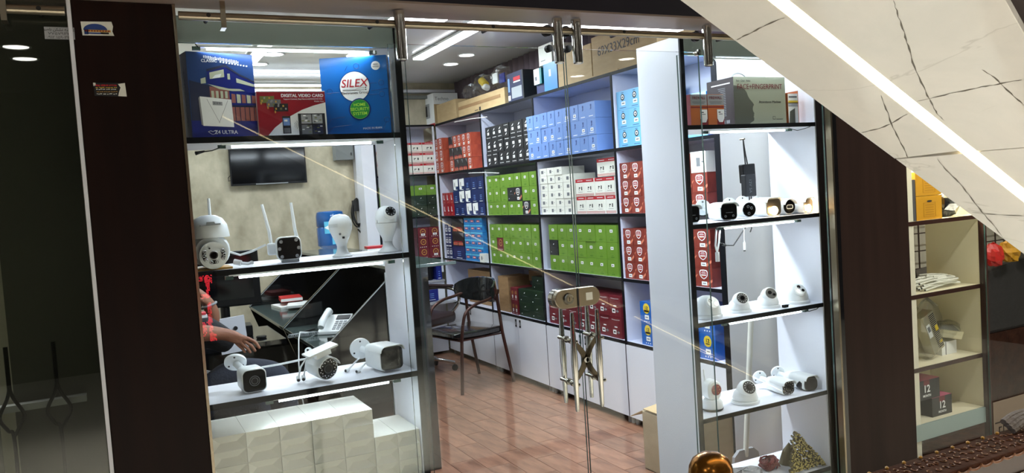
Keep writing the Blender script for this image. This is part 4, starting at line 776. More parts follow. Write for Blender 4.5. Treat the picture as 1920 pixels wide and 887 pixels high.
# shelf B
def ptz():
    t = thing('dome_camera', (.268, .085, ZB + .001), 'white pan and tilt camera with eight lamps and two aerials, leftmost on its shelf', 'camera')
    m = MB(); m.lathe([(0, .172), (.022, .170), (.042, .160), (.055, .140), (.060, .112), (.061, .100), (.0585, .0995), (.0, .0995)], 'white_plastic', 40).build('cap', t, smooth=True)
    m = MB(); loft(m, [(-.045, 0, .058, .098, .085, .040), (-.02, 0, .058, .112, .1, .045), (.03, 0, .058, .112, .1, .045), (.045, 0, .058, .09, .08, .04)], 'white_plastic'); m.build('yoke', t, smooth=True)
    b = MB(); b.lathe([(.0, .0), (.030, .0), (.0395, .004), (.042, .012), (.042, .04), (.0, .045)], 'white_plastic', 36, Matrix.Rotation(PI / 2, 3, 'X')).build('ball', t, loc=(0, -.035, .046), smooth=True)
    f = MB()
    f.cyl((0, -.0815, .047), (0, -.079, .047), .0115, 'black_plastic', n=24); ring(f, 0, .047, .0125, -.0805, 'led_ring', .08); f.cyl((0, -.083, .047), (0, -.081, .047), .008, 'lens_glass', n=20)
    f.build('lens', t, smooth=True)
    f = MB()
    for pts in ([(-.026, .060), (-.029, .047), (-.024, .034)], [(.026, .060), (.030, .047), (.026, .035)], [(-.009, .026), (.007, .026)]):
        f.tube([(a, -.0798, b) for a, b in pts], .006, 'black_plastic', 8)
        for a, b in pts: ring(f, a, b, .0042, -.0862, 'led_ring', .35)
    f.build('infrared_lamps', t, smooth=True)
    MB().cyl((-.011, -.081, .069), (-.011, -.0795, .069), .0028, 'ink', n=10).build('sensor', t)
    for x, s in ((-.038, -.01), (.012, .0)):
        MB().tube([(x, .04, .09), (x, .05, .12), (x + s, .052, .165), (x + s * 1.3, .052, .225)], [.006, .006, .005, .0045], 'white_plastic', 10).build('aerial', t, smooth=True)
    a = MB(); a.prism([(-.03, .142), (-.012, .142), (-.010, .150), (.012, .150), (.014, .144), (.030, .144), (.030, .140), (-.03, .138)], -.058, -.03, 'grey_plastic').build('cap_seam', t)
    MB().box((-.05, -.06, 0), (.055, .06, .006), 'gold').build('card_base', t)
    return t
ptz()
tag(MB().tube([(.325, .12, ZB + .05), (.36, .12, ZB + .036), (.40, .12, ZB + .045), (.445, .13, ZB + .062)], .0035, 'white_plastic', 8).build('camera_cable'), 'white cable sagging between the dome camera and square router camera', 'cable')
t = thing('network_plug', (.335, .08, ZB + .008), 'small white cable sockets lying on the shelf beside the dome camera', 'plug')
MB().cyl((0, 0, .01), (.02, -.01, .004), .009, 'white_plastic', n=14).cyl((.0, 0, .010), (-.002, .001, .011), .0055, 'black_rubber', n=12).tube([(.02, -.01, .004), (.04, -.01, 0), (.052, -.012, .003)], .005, 'white_plastic', 8).cyl((.052, -.02, .003), (.052, -.012, .003), .006, 'white_plastic', n=12).build('sockets', t, smooth=True)
c = bullet('router_camera', (.507, .062, ZB + .006), (0, 0, -.1), 'white camera with six lamps in a black face and two upright aerials', .080, .077, .05, lens='six', visor=False, base=None, group=None, face_mat='black_plastic')
for x, s in ((-.055, -.016), (.028, -.006)): MB().tube([(x + .005, .05, .035 if x < 0 else .07), (x, .05, .10), (x + s, .05, .19)], [.0058, .0055, .0045], 'white_plastic', 8).build('aerial', c, smooth=True)
MB().box((-.065, .035, .02), (-.035, .06, .06), 'white_plastic').build('hinge', c, bevel=.006); MB().box((-.025, .0, -.005), (.03, .05, .004), 'grey_plastic').build('foot', c)
t = thing('bulb_camera', (.692, .10, ZB + .001), 'white bulb shaped camera standing on its socket, no lens showing', 'camera')
MB().lathe([(.0, 0), (.034, 0), (.034, .003), (.022, .012), (.0175, .024), (.0165, .036), (0, .036)], 'white_plastic', 32).build('socket_foot', t, smooth=True)
MB().lathe([(.0, .036), (.0165, .036), (.022, .052), (.031, .072), (.0385, .092), (.040, .108), (.038, .122), (.030, .136), (.018, .143), (0, .146)], 'white_plastic', 40).build('bulb', t, smooth=True)
m = MB()
for z in (.104, .108, .112): m.tube([(.0402 * math.cos(a), .0402 * math.sin(a), z + (.003 if math.cos(a) > -.2 else 0)) for a in [-PI + PI * k / 20 for k in range(21) if not 7 < k < 12]][:8], .0005, 'grey_plastic', 4).tube([(.0402 * math.cos(a), .0402 * math.sin(a), z) for a in [-.9 + .1 * k for k in range(9)]], .0005, 'grey_plastic', 4)
m.cyl((-.012, -.033, .078), (-.012, -.0355, .0785), .004, 'ink_grey', n=12).box((-.004, -.0318, .062), (.004, -.029, .069), 'ink').build('printed_marks', t)
t = thing('bulb_camera', (.856, .10, ZB + .001), 'white bulb camera with round black eye, beside the side panel', 'camera')
MB().lathe([(.0, 0), (.037, 0), (.037, .004), (.024, .014), (.0175, .026), (.0165, .038), (0, .038)], 'white_plastic', 32).build('socket_foot', t, smooth=True)
MB().lathe([(.0, .0385), (.0165, .0385), (.020, .052), (.030, .074), (.037, .094), (.038, .103), (0, .103)], 'white_plastic', 40).build('lower_bulb', t, smooth=True)
MB().lathe([(.0, .1045), (.038, .1045), (.0385, .122), (.034, .142), (.022, .157), (.010, .162), (0, .163)], 'white_plastic', 40).build('upper_bulb', t, smooth=True)
e = MB(); e.lathe([(0, -.02), (.020, -.018), (.022, 0), (.022, .018), (.018, .022), (.0, .022)], 'white_plastic', 32, Matrix.Rotation(PI / 2 - .5, 3, 'X')); e = e.build('eye', t, loc=(.004, -.024, .132), smooth=True)
T = Matrix.Rotation(PI / 2 - .5, 3, 'X'); e2 = MB(); e2.lathe([(0, .0225), (.018, .0225), (.018, .024), (0, .024)], 'black_plastic', 28, T)
for k in range(8):
    a = 2 * PI * k / 8; p = T @ Vector((.0135 * math.cos(a), .0135 * math.sin(a), .0245)); p2 = T @ Vector((.0135 * math.cos(a), .0135 * math.sin(a), .0235)); e2.cyl(p2, p, .0026, 'led_ring', n=8)
e2.lathe([(0, .024), (.007, .024), (.006, .0255), (0, .0255)], 'lens_glass', 18, T).build('lens', e, smooth=True)
MB().box((-.037, -.012, .105), (-.032, -.004, .116), 'black_rubber').build('card_slot', t)
# cables on shelf C
tag(MB().tube([(.41, .20, ZC + .055), (.47, .17, ZC + .062), (.53, .15, ZC + .07), (.56, .13, ZC + .075)], .0035, 'white_plastic', 8).build('camera_cable'), 'white cable running from the left bullet camera to the round one', 'cable')
for x, lab in ((.515, 'left of the two white leads hanging behind the round faced camera'), (.532, 'right of the two white leads hanging behind the round faced camera')):
    q = MB(); q.tube([(x + .04, .12, ZC + .09), (x + .012, .13, ZC + .05), (x, .12, ZC + .018)], .003, 'white_plastic', 8).cyl((x, .125, ZC + .018), (x - .002, .112, ZC + .010), .007, 'white_plastic', n=12).cyl((x - .002, .112, ZC + .010), (x - .0025, .109, ZC + .0085), .005, 'black_rubber', n=12)
    tag(q.build('camera_lead', smooth=True), lab, 'cable')
for x, y, lab in ((.697, .16, 'left white socket lead lying behind the large film covered camera'), (.725, .12, 'right white socket lead lying behind the large film covered camera')):
    q = MB(); q.tube([(x + .07, y + .06, ZC + .04), (x + .03, y + .03, ZC + .022), (x, y, ZC + .008)], .003, 'white_plastic', 8).cyl((x, y, ZC + .008), (x - .012, y - .008, ZC + .007), .0065, 'white_plastic', n=12).cyl((x - .012, y - .008, ZC + .007), (x - .014, y - .009, ZC + .007), .0045, 'black_rubber', n=12)
    tag(q.build('camera_lead', smooth=True), lab, 'cable')
# right unit shelf B: row of bullet cameras looking right
gb = None
bullet('bullet_camera', (2.19, .07, ZB + .001), (0, 0, .0), 'bullet camera with dark face, leftmost, partly behind the pane edge', .085, .075, .12, lens='pair', base=(.06, .15, .02), group=gb)
bullet('bullet_camera', (2.37, .045, ZB + .001), (0, 0, -.3), 'bullet camera with curved dark face and two lamps, second of the row', .08, .074, .13, lens='pair', base=(-.05, .16, .02), group=gb)
bullet('bullet_camera', (2.50, .06, ZB + .004), (0, 0, -.25), 'small bullet camera with round dark face, third of the row', .068, .068, .12, face='round', lens='three', visor=False, base=(-.02, .14, .02), group=gb)
bullet('bullet_camera', (2.63, .045, ZB + .001), (0, 0, -.16), 'bullet camera with lit warm spotlight, fourth of the row', .082, .080, .13, lens='none', glow=(-.016, .019), base=(-.06, .15, .02), group=gb, face_mat='steel')
bullet('bullet_camera', (2.735, .055, ZB + .001), (0, 0, -.14), 'bullet camera with black face and oval outline, fifth of the row', .068, .068, .14, face='round', lens='oval', visor=True, base=(-.05, .16, .02), group=gb)
bullet('bullet_camera', (2.825, .03, ZB + .001), (0, 0, .05), 'bullet camera glowing warm at the right end of the row', .062, .068, .15, lens='none', glow=(-.012, .017), base=(.0, .17, .01), group=gb, face_mat='steel')
# right unit shelf C: dome cameras
def turret(loc, rot, label, style, s=1.0):
    t = thing('dome_camera', loc, label, 'camera', None, rz=rot); t.scale = (s, s, s)
    if style in ('eye', 'pair'):
        MB().lathe([(0, 0), (.055, 0), (.056, .008), (.054, .012), (0, .012)], 'white_plastic', 36).build('base_plate', t, smooth=True)
        MB().lathe([(0, .012), (.048, .013), (.05, .022), (.044, .042), (.03, .058), (.012, .064), (0, .064)], 'white_plastic', 36).build('collar', t, smooth=True)
        T = Matrix.Rotation(PI / 2 - .55, 3, 'X'); o = Vector((0, -.008, .052))
        b = MB(); b.lathe([(0, -.036), (.02, -.030), (.034, -.012), (.037, .006), (.034, .022), (.030, .028), (0, .028)], 'white_plastic', 36, T, o); b = b.build('eyeball', t, smooth=True)
        f = MB(); f.lathe([(0, .0285), (.026, .0285), (.026, .030), (0, .030)], 'black_plastic', 30, T, o)
        if style == 'eye':
            f.lathe([(.0, .030), (.011, .030), (.010, .033), (0, .033)], 'lens_glass', 22, T, o)
            for k in range(12): a = 2 * PI * k / 12; f.cyl(T @ Vector((.019 * math.cos(a), .019 * math.sin(a), .0295)) + o, T @ Vector((.019 * math.cos(a), .019 * math.sin(a), .0305)) + o, .0022, 'grey_plastic', n=8)
        else:
            for dx, dy, r in ((-.006, .004, .009), (.012, -.008, .006)): f.cyl(T @ Vector((dx, dy, .0295)) + o, T @ Vector((dx, dy, .032)) + o, r, 'lens_glass', n=16)
        f.build('lens', b, smooth=True)
    else:
        MB().lathe([(0, 0), (.060, 0), (.061, .010), (.058, .014), (0, .014)], 'white_plastic', 36).build('base_plate', t, smooth=True)
        b = MB().lathe([(0, .014), (.056, .015), (.055, .03), (.047, .056), (.034, .074), (.016, .083), (0, .085)], 'white_plastic', 40).build('shell', t, smooth=True)
        T = Matrix.Rotation(PI / 2 - .62, 3, 'X'); o = Vector((0, -.012, .040))
        e = MB().lathe([(0, .0), (.030, .0), (.028, .036), (.024, .040), (0, .040)], 'white_plastic', 30, T, o).build('eye_housing', t, smooth=True)
        f = MB()
        sp = ((-.010, .008, .008), (.010, -.010, .008)) if style == 'two' else ((-.002, .012, .008), (-.010, -.007, .007), (.012, -.006, .007))
        for dx, dy, r in sp: f.cyl(T @ Vector((dx, dy, .0395)) + o, T @ Vector((dx, dy, .0415)) + o, r, 'lens_glass', n=18)
        f.build('lens', e, smooth=True)
    return t
turret((2.262, .095, ZC + .001), -.1, 'white dome camera with two eyes, leftmost, behind the pane edge', 'two', 1.12)
turret((2.452, .10, ZC + .001), -.25, 'white dome camera with round black eye, second on its shelf', 'eye', .95)
turret((2.622, .10, ZC + .001), -.25, 'white dome camera with black plug before it, third on its shelf', 'pair', .98)
turret((2.792, .10, ZC + .001), -.3, 'white dome camera with three eyes, rightmost on its shelf', 'tri', 1.05)
tag(MB().box((0, 0, 0), (.026, .014, .012), 'black_plastic').cyl((.026, .007, .006), (.05, .02, .006), .002, 'black_plastic', n=6).build('cable_plug', loc=(2.645, .025, ZC + .001)), 'black plug lying before the third dome camera', 'plug')
tag(MB().tube([(2.66, .17, ZC + .006), (2.70, .15, ZC + .006), (2.74, .16, ZC + .012), (2.71, .19, ZC + .02), (2.67, .2, ZC + .01)], .004, 'white_plastic', 8).build('camera_cable'), 'white cable loop between the third and fourth dome cameras', 'cable')
# right unit shelf D
t = thing('robot_camera', (2.262, .09, ZD + .001), 'white robot shaped camera with aerial and brown lens, behind the pane edge', 'camera', rz=-.15)
MB().lathe([(0, 0), (.040, 0), (.046, .012), (.045, .034), (.036, .048), (0, .05)], 'white_plastic', 36).build('base', t, smooth=True)
MB().lathe([(0, .0), (.041, .0), (.047, .010), (.046, .003), (0, -.0005)], 'black_plastic', 36).build('foot_ring', t, smooth=True)
loft(q := MB(), [(-.028, 0, .088, .05, .078, .024), (-.022, 0, .088, .066, .09, .032), (.018, 0, .088, .068, .092, .033), (.028, 0, .088, .05, .07, .024)], 'white_plastic'); q.build('head', t, smooth=True)
f = MB(); f.lathe([(0, .0), (.024, .0), (.024, .004), (0, .006)], 'fire_red', 28, Matrix.Rotation(PI / 2, 3, 'X'), (0.006, -.026, .092)); fo = f.build('lens', t, smooth=True)
f = MB()
for k in range(6): a = 2 * PI * k / 6; f.cyl((.006 + .015 * math.cos(a), -.0335, .092 + .015 * math.sin(a)), (.006 + .015 * math.cos(a), -.030, .092 + .015 * math.sin(a)), .0022, 'gold', n=8)
f.build('infrared_lamps', fo)
MB().tube([(-.02, .02, .12), (-.022, .022, .175)], .004, 'white_plastic', 8).build('aerial', t)
turret((2.446, .085, ZD + .001), -.2, 'white dome camera with ringed eye, second on the lowest shelf', 'eye', 1.12)
bullet('bullet_camera', (2.672, .05, ZD + .001), (0, 0, -.12), 'white square bullet camera with black hood, lowest shelf', .068, .064, .115, lens='many', base=(-.03, .165, .02), base_r=.032, group=None, basedir=(.3, .9, .2), face_mat='black_plastic')
c = bullet('bullet_camera', (2.805, .045, ZD + .001), (0, 0, -.06), 'white bullet camera with swooping black front, right on lowest shelf', .074, .066, .13, lens='round', base=(-.03, .18, .02), base_r=.032, group=None, basedir=(.3, .9, .2))
loft(q := MB(), [(-.008, 0, .03, .07, .055, .02), (.03, 0, .028, .077, .056, .02), (.05, 0, .02, .076, .03, .014)], 'black_plastic'); q.build('black_hood', c, smooth=True)
tag(MB().tube([(2.46, .17, ZD + .006), (2.53, .20, ZD + .02), (2.58, .19, ZD + .012), (2.60, .16, ZD + .02)], .0035, 'white_plastic', 8).build('camera_cable'), 'white cable behind the ringed dome camera, lowest shelf', 'cable')
# leads hanging under shelf B of the right unit
q = MB(); q.tube([(2.30, .05, ZB - .03), (2.29, .05, ZB - .10), (2.305, .05, ZB - .16)], .004, 'white_plastic', 8).tube([(2.32, .05, ZB - .03), (2.31, .05, ZB - .09), (2.297, .05, ZB - .13)], .004, 'white_plastic', 8).cyl((2.298, .05, ZB - .13), (2.298, .05, ZB - .17), .009, 'white_plastic', n=10)
tag(q.build('twisted_lead', smooth=True), 'twisted white leads hanging under the bullet camera row, left', 'cable')
q = MB(); q.tube([(2.32, .06, ZB - .09), (2.35, .06, ZB - .105), (2.40, .06, ZB - .11), (2.44, .06, ZB - .07), (2.475, .06, ZB - .035), (2.48, .06, ZB - .018)], .0025, 'black_rubber', 8).cyl((2.335, .06, ZB - .098), (2.355, .06, ZB - .106), .006, 'black_rubber', n=10).tube([(2.48, .06, ZB - .018), (2.51, .06, ZB - .04), (2.50, .06, ZB - .06)], .0025, 'black_rubber', 8)
tag(q.build('power_lead', smooth=True), 'black power lead looping under the bullet camera row', 'cable')
q = MB(); q.tube([(2.46, .055, ZB - .018), (2.458, .055, ZB - .10)], .0016, 'white_plastic', 6).cyl((2.458, .055, ZB - .10), (2.457, .055, ZB - .135), .006, 'white_plastic', n=10).cyl((2.457, .055, ZB - .135), (2.457, .055, ZB - .14), .005, 'black_rubber', n=10)
tag(q.build('plug_lead', smooth=True), 'thin white lead with plug hanging straight down', 'cable')
t = thing('power_adapter', (2.722, .30, 1.60), 'two black power adapters hanging behind the right display unit', 'adapter')
MB().box((-.035, -.015, -.02), (.045, .015, .07), 'black_plastic').build('adapter_body', t, bevel=.005, rot=(0, -.04, 0)); MB().box((-.04, -.03, -.085), (.03, .0, .02), 'box_black').build('adapter_body', t, bevel=.005)
text('lettering', '12V 5A', .022, 'ink_grey', t, (-.01, -.0315, -.035), (PI / 2, PI / 2, 0)); MB().tube([(-.005, 0, .07), (-.01, 0, .14), (-.012, 0, .19)], .003, 'black_rubber', 8).tube([(.008, 0, .07), (-.002, 0, .12), (-.012, 0, .19)], .003, 'black_rubber', 8).tube([(.0, -.01, -.085), (.0, -.01, -.13)], .003, 'black_rubber', 8).tube([(.012, -.01, -.085), (.012, -.01, -.13)], .003, 'black_rubber', 8).build('cords', t)
MB().cyl((-.012, -.01, .19), (-.012, .02, .19), .004, 'steel', n=8).build('hook', t)
# floor of the right unit and behind it
z0 = .2505
t = thing('bolt_pile', (2.75, .10, z0), 'heap of small brass tipped cable plugs in the right display unit', 'plug heap'); random.seed(21); m = MB()
for k in range(460):
    a = random.uniform(-1, 1); zz = random.random() ** 1.3 * .15 * (1 - abs(a) ** 1.7); x = a * .10 * (1 - zz * 1.6); yy = -.06 + zz * .45 + random.uniform(-.008, .008); d = Vector((random.uniform(-.5, .5), -1, random.uniform(-.3, .45))).normalized()
    p = Vector((x, yy, zz + .008)); m.cyl(p, p + d * .014, .0050, 'bolt_body', n=6).cyl(p + d * .014, p + d * .0165, .0034, 'bolt_yellow', n=6)
m.lathe([(.05, 0), (.03, .06), (.0, .10)], 'bolt_body', 16, None, (0, .04, 0)); o = m.build('plugs', t); o['kind'] = 'stuff'
random.seed(4); m = MB()
for k in range(26):
    p = [(2.63 + .045 * math.cos(a + k) + random.uniform(-.008, .008), .15 + .04 * math.sin(a * 1.3 + k), z0 + .008 + .012 * (k % 3) + .006 * math.sin(a * 2 + k) + .004) for a in [j * .55 for j in range(9)]]; m.tube(p, .004, 'cable_red', 5)
tag(m.build('coiled_wire'), 'tangle of dark red wire beside the plug heap', 'wire', kind=None)
def bag_mesh(m, rx, ry, rz_, seed, mat='plastic_film', j=.25):
    random.seed(seed); n1, n2 = 14, 9; vs = []
    for a in range(n2):
        for b in range(n1): th = PI * a / (n2 - 1); ph = 2 * PI * b / n1; q = 1 + random.uniform(-j, j); vs.append((rx * q * math.sin(th) * math.cos(ph), ry * q * math.sin(th) * math.sin(ph), max(-rz_ * .9, rz_ * q * math.cos(th))))
    return m.add(vs, [(a * n1 + b, a * n1 + (b + 1) % n1, (a + 1) * n1 + (b + 1) % n1, (a + 1) * n1 + b) for a in range(n2 - 1) for b in range(n1)], mat)
M('film_grey', (168, 172, 176), .2, coat=.8, bump=(40, .8))
tag(bag_mesh(MB(), .11, .09, .022, 31, 'film_grey').build('plastic_bag', loc=(2.43, .11, z0 + .021)), 'crumpled grey plastic bag flat in the right display unit', 'bag')
tag(bag_mesh(MB(), .06, .08, .02, 33, 'film_wrap').build('plastic_bag', loc=(2.22, .12, z0 + .019)), 'dark glossy plastic wrapping behind the brass knob', 'bag')
t = thing('broom', (2.955, .66, 0), 'white pole with a pale dustpan leaning behind the right display unit', 'broom'); MB().cyl((-.0, 0, .10), (-.02, -.12, .92), .014, 'white_card', n=14).build('pole', t, smooth=True)
MB().prism([(-.10, 0), (.10, 0), (.085, .11), (.05, .14), (-.05, .14), (-.085, .11)], -.01, .01, 'led_ring').build('dustpan', t)
# cardboard carton on the floor
t = thing('cardboard_carton', (2.79, .93, 0), 'open brown carton on the wood floor behind the white display panel', 'box', rz=.0)
M('kraft_floor', (158, 140, 112), .7, noise=(7, (168, 150, 122), (1, 1, 3)))
m = MB(); w_, d_, h_ = .215, .13, .33
for a, b in (((-w_, -d_, 0), (w_, -d_ + .006, h_)), ((-w_, d_ - .006, 0), (w_, d_, h_)), ((-w_, -d_ + .006, 0), (-w_ + .006, d_ - .006, h_)), ((w_ - .006, -d_ + .006, 0), (w_, d_ - .006, h_)), ((-w_, -d_, 0), (w_, d_, .005))): m.box(a, b, 'kraft_floor')
m.build('carton_body', t)
for a, r in (((0, d_, h_), (-.45, 0, 0)),): MB().box((-w_, 0, 0), (w_, .13, .004), 'kraft').build('flap', t, loc=a, rot=r)
MB().box((-w_, -.115, 0), (w_, 0, .004), 'kraft').build('flap', t, loc=(0, -d_ + .115, h_ + .002), rot=(.1, 0, 0)); MB().box((0, -d_ + .01, 0), (.17, d_ - .01, .004), 'kraft').build('flap', t, loc=(-w_, 0, h_ + .012), rot=(0, -.12, 0))
# ================================================================== TELEVISION, WATER BOTTLE, CABLES ON BACK WALL
t = thing('television', (1.37, 5.24, 1.845), 'black flat television mounted on the wallpapered back wall', 'television')
MB().box((-.355, 0, 0), (.355, .035, .42), 'black_plastic').build('housing', t, bevel=.004); MB().box((-.343, -.0012, .018), (.343, 0, .41), 'lens_glass').build('screen', t)
MB().box((-.13, -.004, .003), (.17, .0, .012), 'grey_plastic').build('logo_strip', t); MB().box((-.1, .035, .1), (.1, .10, .3), 'black_plastic').build('wall_mount', t); MB().tube([(-.355, .02, .1), (-.372, .04, .08), (-.37, .05, .05), (-.345, .03, .06)], .003, 'black_rubber', 6).build('cord', t)
tag(MB().box((2.02, 5.22, 2.05), (2.2, 5.34, 2.3), 'grey_wall').box((2.17, 5.217, 2.09), (2.18, 5.22, 2.12), 'black_plastic').build('junction_box'), 'grey green metal box high on the wallpaper beside the shelf', 'box')
m = MB()
for k in range(4): m.tube([(2.20 + .02 * math.sin(k) - .06 * math.sin(a), 5.25 - .008 * k, 1.5 + .13 * math.cos(a) + .01 * k) for a in [PI * j / 10 * 1.15 for j in range(11)]], .008, 'black_rubber', 6)
m.box((2.16, 5.22, 1.53), (2.24, 5.28, 1.64), 'black_rubber').cyl((2.19, 5.24, 1.35), (2.23, 5.24, 1.30), .008, 'black_rubber', n=8); tag(m.build('cable_bundle'), 'black cable bundle hanging on the wallpaper', 'cable')
t = thing('water_dispenser', (1.79, 4.72, 0), 'blue water bottle upside down on a dispenser before the wallpaper', 'water bottle')
MB().box((-.15, -.15, 0), (.15, .15, 1.17), 'white_plastic').build('dispenser', t, bevel=.01)
MB().lathe([(0, 1.17), (.05, 1.17), (.11, 1.22), (.128, 1.24), (.128, 1.40), (.120, 1.41), (.128, 1.42), (.128, 1.51), (.12, 1.545), (.10, 1.555), (0, 1.555)], 'water_blue', 36).build('bottle', t, smooth=True)
m = MB(); A = [-2.25 + .1 * k for k in range(13)]
m.add([(.1295 * math.cos(a), .1295 * math.sin(a), z) for a in A for z in (1.35, 1.46)], [(2 * k, 2 * k + 2, 2 * k + 3, 2 * k + 1) for k in range(12)], 'label_cyan')
m.add([(.131 * math.cos(a), .131 * math.sin(a), 1.405 + s * .028 * math.sin((a + 2.25) * 2.6)) for a in A for s in (-1, 1)], [(2 * k, 2 * k + 2, 2 * k + 3, 2 * k + 1) for k in range(12)], 'paper'); m.add([(.1295 * math.cos(a), .1295 * math.sin(a), z) for a in A[5:10] for z in (1.25, 1.31)], [(2 * k, 2 * k + 2, 2 * k + 3, 2 * k + 1) for k in range(4)], 'label_cyan'); m.build('label', t)
# ================================================================== RECEPTION DESK
t = thing('reception_desk', (0, 0, 0), 'black glossy reception desk with slanted dividers behind the left unit', 'desk')
def fin(y, zt, xb=.965, mat='black_gloss'): return MB().prism([(xb, .80), (1.42, zt), (1.62, zt), (1.62, 0), (1.25, 0)], y, y + .02, mat).build('divider_panel', t)
fin(1.78, 1.205); fin(2.88, 1.205); fin(4.38, 1.205)
MB().box((.972, 1.80, .775), (1.60, 2.88, .797), 'desk_top').build('desktop', t, bevel=.003); MB().box((.972, 2.90, .775), (1.60, 4.38, .797), 'desk_top').build('desktop', t, bevel=.003)
MB().box((1.40, 1.77, 1.206), (1.80, 4.42, 1.226), 'desk_top').build('counter_ledge', t, bevel=.003); MB().box((1.60, 1.80, 0), (1.62, 4.40, 1.205), 'black_gloss').build('front_panel', t)
for y in (1.8, 2.87, 4.37): MB().tube([(.965, y - .022, .80), (1.42, y - .022, 1.205)], .003, 'grey_plastic', 6).build('edge_trim', t)
MB().box((1.355, 1.765, 0), (1.362, 1.778, 1.2), 'grey_plastic').build('edge_trim', t)
o = tag(MB().box((0, 0, 0), (.14, .10, .085), 'paper').box((-.001, -.001, .085), (.141, .101, .10), 'ink_red').box((0.03, -.002, .03), (.09, -.0005, .065), 'ink').build('webcam_box', loc=(1.42, 2.30, 1.2268), rot=(0, 0, -.1)), 'small white and red box with dark camera picture on the ledge', 'box')
t = thing('desk_phone', (1.20, 2.42, .798), 'white desk telephone with coiled cord on the glossy desk', 'telephone', rot=(0, 0, -.55))
b = MB(); b.add([(-.08, -.1, 0), (.10, -.1, 0), (.10, .1, 0), (-.08, .1, 0), (-.08, -.1, .02), (.10, -.1, .02), (.10, .1, .10), (-.08, .1, .10)], [(0, 3, 2, 1), (4, 5, 6, 7), (0, 1, 5, 4), (1, 2, 6, 5), (2, 3, 7, 6), (3, 0, 4, 7)], 'white_plastic'); b.build('phone_body', t, bevel=.005)
m = MB(); sl = math.atan2(.08, .2)
for i in range(5):
    for j in range(3): m.box((.0 + .027 * j, -.085 + .022 * i, 0), (.02 + .027 * j, -.071 + .022 * i, .004), 'grey_plastic')
m.build('keypad', t, loc=(0.01, -.0, .0605), rot=(sl, 0, 0)); MB().box((.005, .035, .001), (.09, .085, .004), 'ink').build('display', t, loc=(0, 0, .0605), rot=(sl, 0, 0))
MB().tube([(-.05, -.11, .05), (-.05, -.08, .075), (-.05, 0, .11), (-.05, .07, .125), (-.05, .10, .115)], [.02, .024, .019, .024, .018], 'white_plastic', 12).build('handset', t, smooth=True)
pts = [];
for k in range(120): a = k * .9; pts.append((-.08 - .0013 * k + .010 * math.cos(a) * 1., -.10 - .0006 * k + .004 * math.sin(k * .1), .016 + .010 * math.sin(a)))
MB().tube(pts, .003, 'grey_plastic', 5).build('coiled_cord', t)
tag(MB().tube([(1.08, 2.46, .805), (.98, 2.4, .83), (.93, 2.2, .82), (.89, 2.05, .70), (.88, 2.0, .55), (.90, 1.98, .35)], .0035, 'white_plastic', 8).build('phone_wire'), 'white telephone wire curving over the desk edge and down', 'wire')
tag(MB().box((0, 0, 0), (.15, .08, .02), 'black_plastic').box((.02, .0, .02), (.12, .07, .024), 'grey_plastic').build('card_reader', loc=(1.12, 2.05, .798), rot=(0, 0, .5)), 'black and grey payment terminal lying below the telephone', 'payment terminal')
tag(MB().cyl((1.02, 2.55, .804), (1.12, 2.62, .804), .005, 'black_plastic', n=8).cyl((1.005, 2.54, .804), (1.02, 2.55, .804), .005, 'paper', n=8).build('pen'), 'black marker pen at the end of the coiled cord', 'pen')
o = tag(MB().box((0, 0, 0), (.17, .24, .03), 'red_mat').box((-.0, -.001, .004), (.171, .0, .026), 'paper').build('red_book', loc=(1.16, 3.98, .845), rot=(0, 0, -.1)), 'red book on top of the papers in the far desk bay', 'book')
for i, (dx, dy, r, lab) in enumerate(((0, 0, .1, 'lowest white paper sheets under the red book'), (.02, -.14, -.25, 'upper loose white papers sticking out beneath the red book'))):
    tag(MB().box((0, 0, 0), (.2, .28, .018), 'paper').build('paper_stack', loc=(1.14 + dx, 3.9 + dy, .798 + .020 * i), rot=(0, 0, r)), lab, 'papers')
tag(MB().box((1.22, 3.3, .798), (1.5, 3.5, .83), 'black_plastic').box((1.25, 3.35, .83), (1.4, 3.45, .86), 'led_ring').build('desk_organizer', loc=(0, .0, 0)), 'black desk tray with metal odds and ends before the red book', 'tray')
# work table with monitor
t = thing('work_table', (0, 0, 0), 'dark work table carrying the monitor behind the seated man', 'table')
MB().box((.1, 2.6, .74), (.93, 3.3, .77), 'black_gloss').build('tabletop', t); MB().box((.1, 3.28, 0), (.93, 3.3, .739), 'black_gloss').build('modesty_panel', t); MB().box((.91, 2.62, 0), (.93, 3.27, .739), 'black_gloss').build('side_panel', t)
t = thing('monitor', (.62, 3.0, .771), 'large black monitor seen from behind the sofa side', 'monitor', rz=-.08); MB().box((-.28, -.02, .20), (.235, .015, .57), 'black_plastic').build('screen_housing', t, bevel=.01); MB().box((-.2, -.0215, .25), (.19, -.0202, .54), 'lens_glass').build('screen', t); MB().cyl((0, .03, .015), (0, .02, .26), .03, 'black_plastic', n=16).build('stand', t); MB().box((-.28, -.08, 0), (.16, .1, .07), 'black_plastic').build('stand_base', t, bevel=.005)
tag(MB().box((0, 0, 0), (.16, .02, .22), 'white_lam').cyl((.10, -.015, .15), (.10, .0, .15), .012, 'black_rubber', n=14).build('drawer_front', loc=(.53, 2.55, .73), rot=(0, -.06, 0)), 'white drawer board with round black knob behind the man', 'panel')
tag(MB().lathe([(0, 0), (.03, 0), (.034, .008), (.03, .014), (0, .014)], 'black_plastic', 20).build('tape_dispenser', loc=(.80, 2.75, .771 + .0)), 'small round black puck on the work table', 'puck')
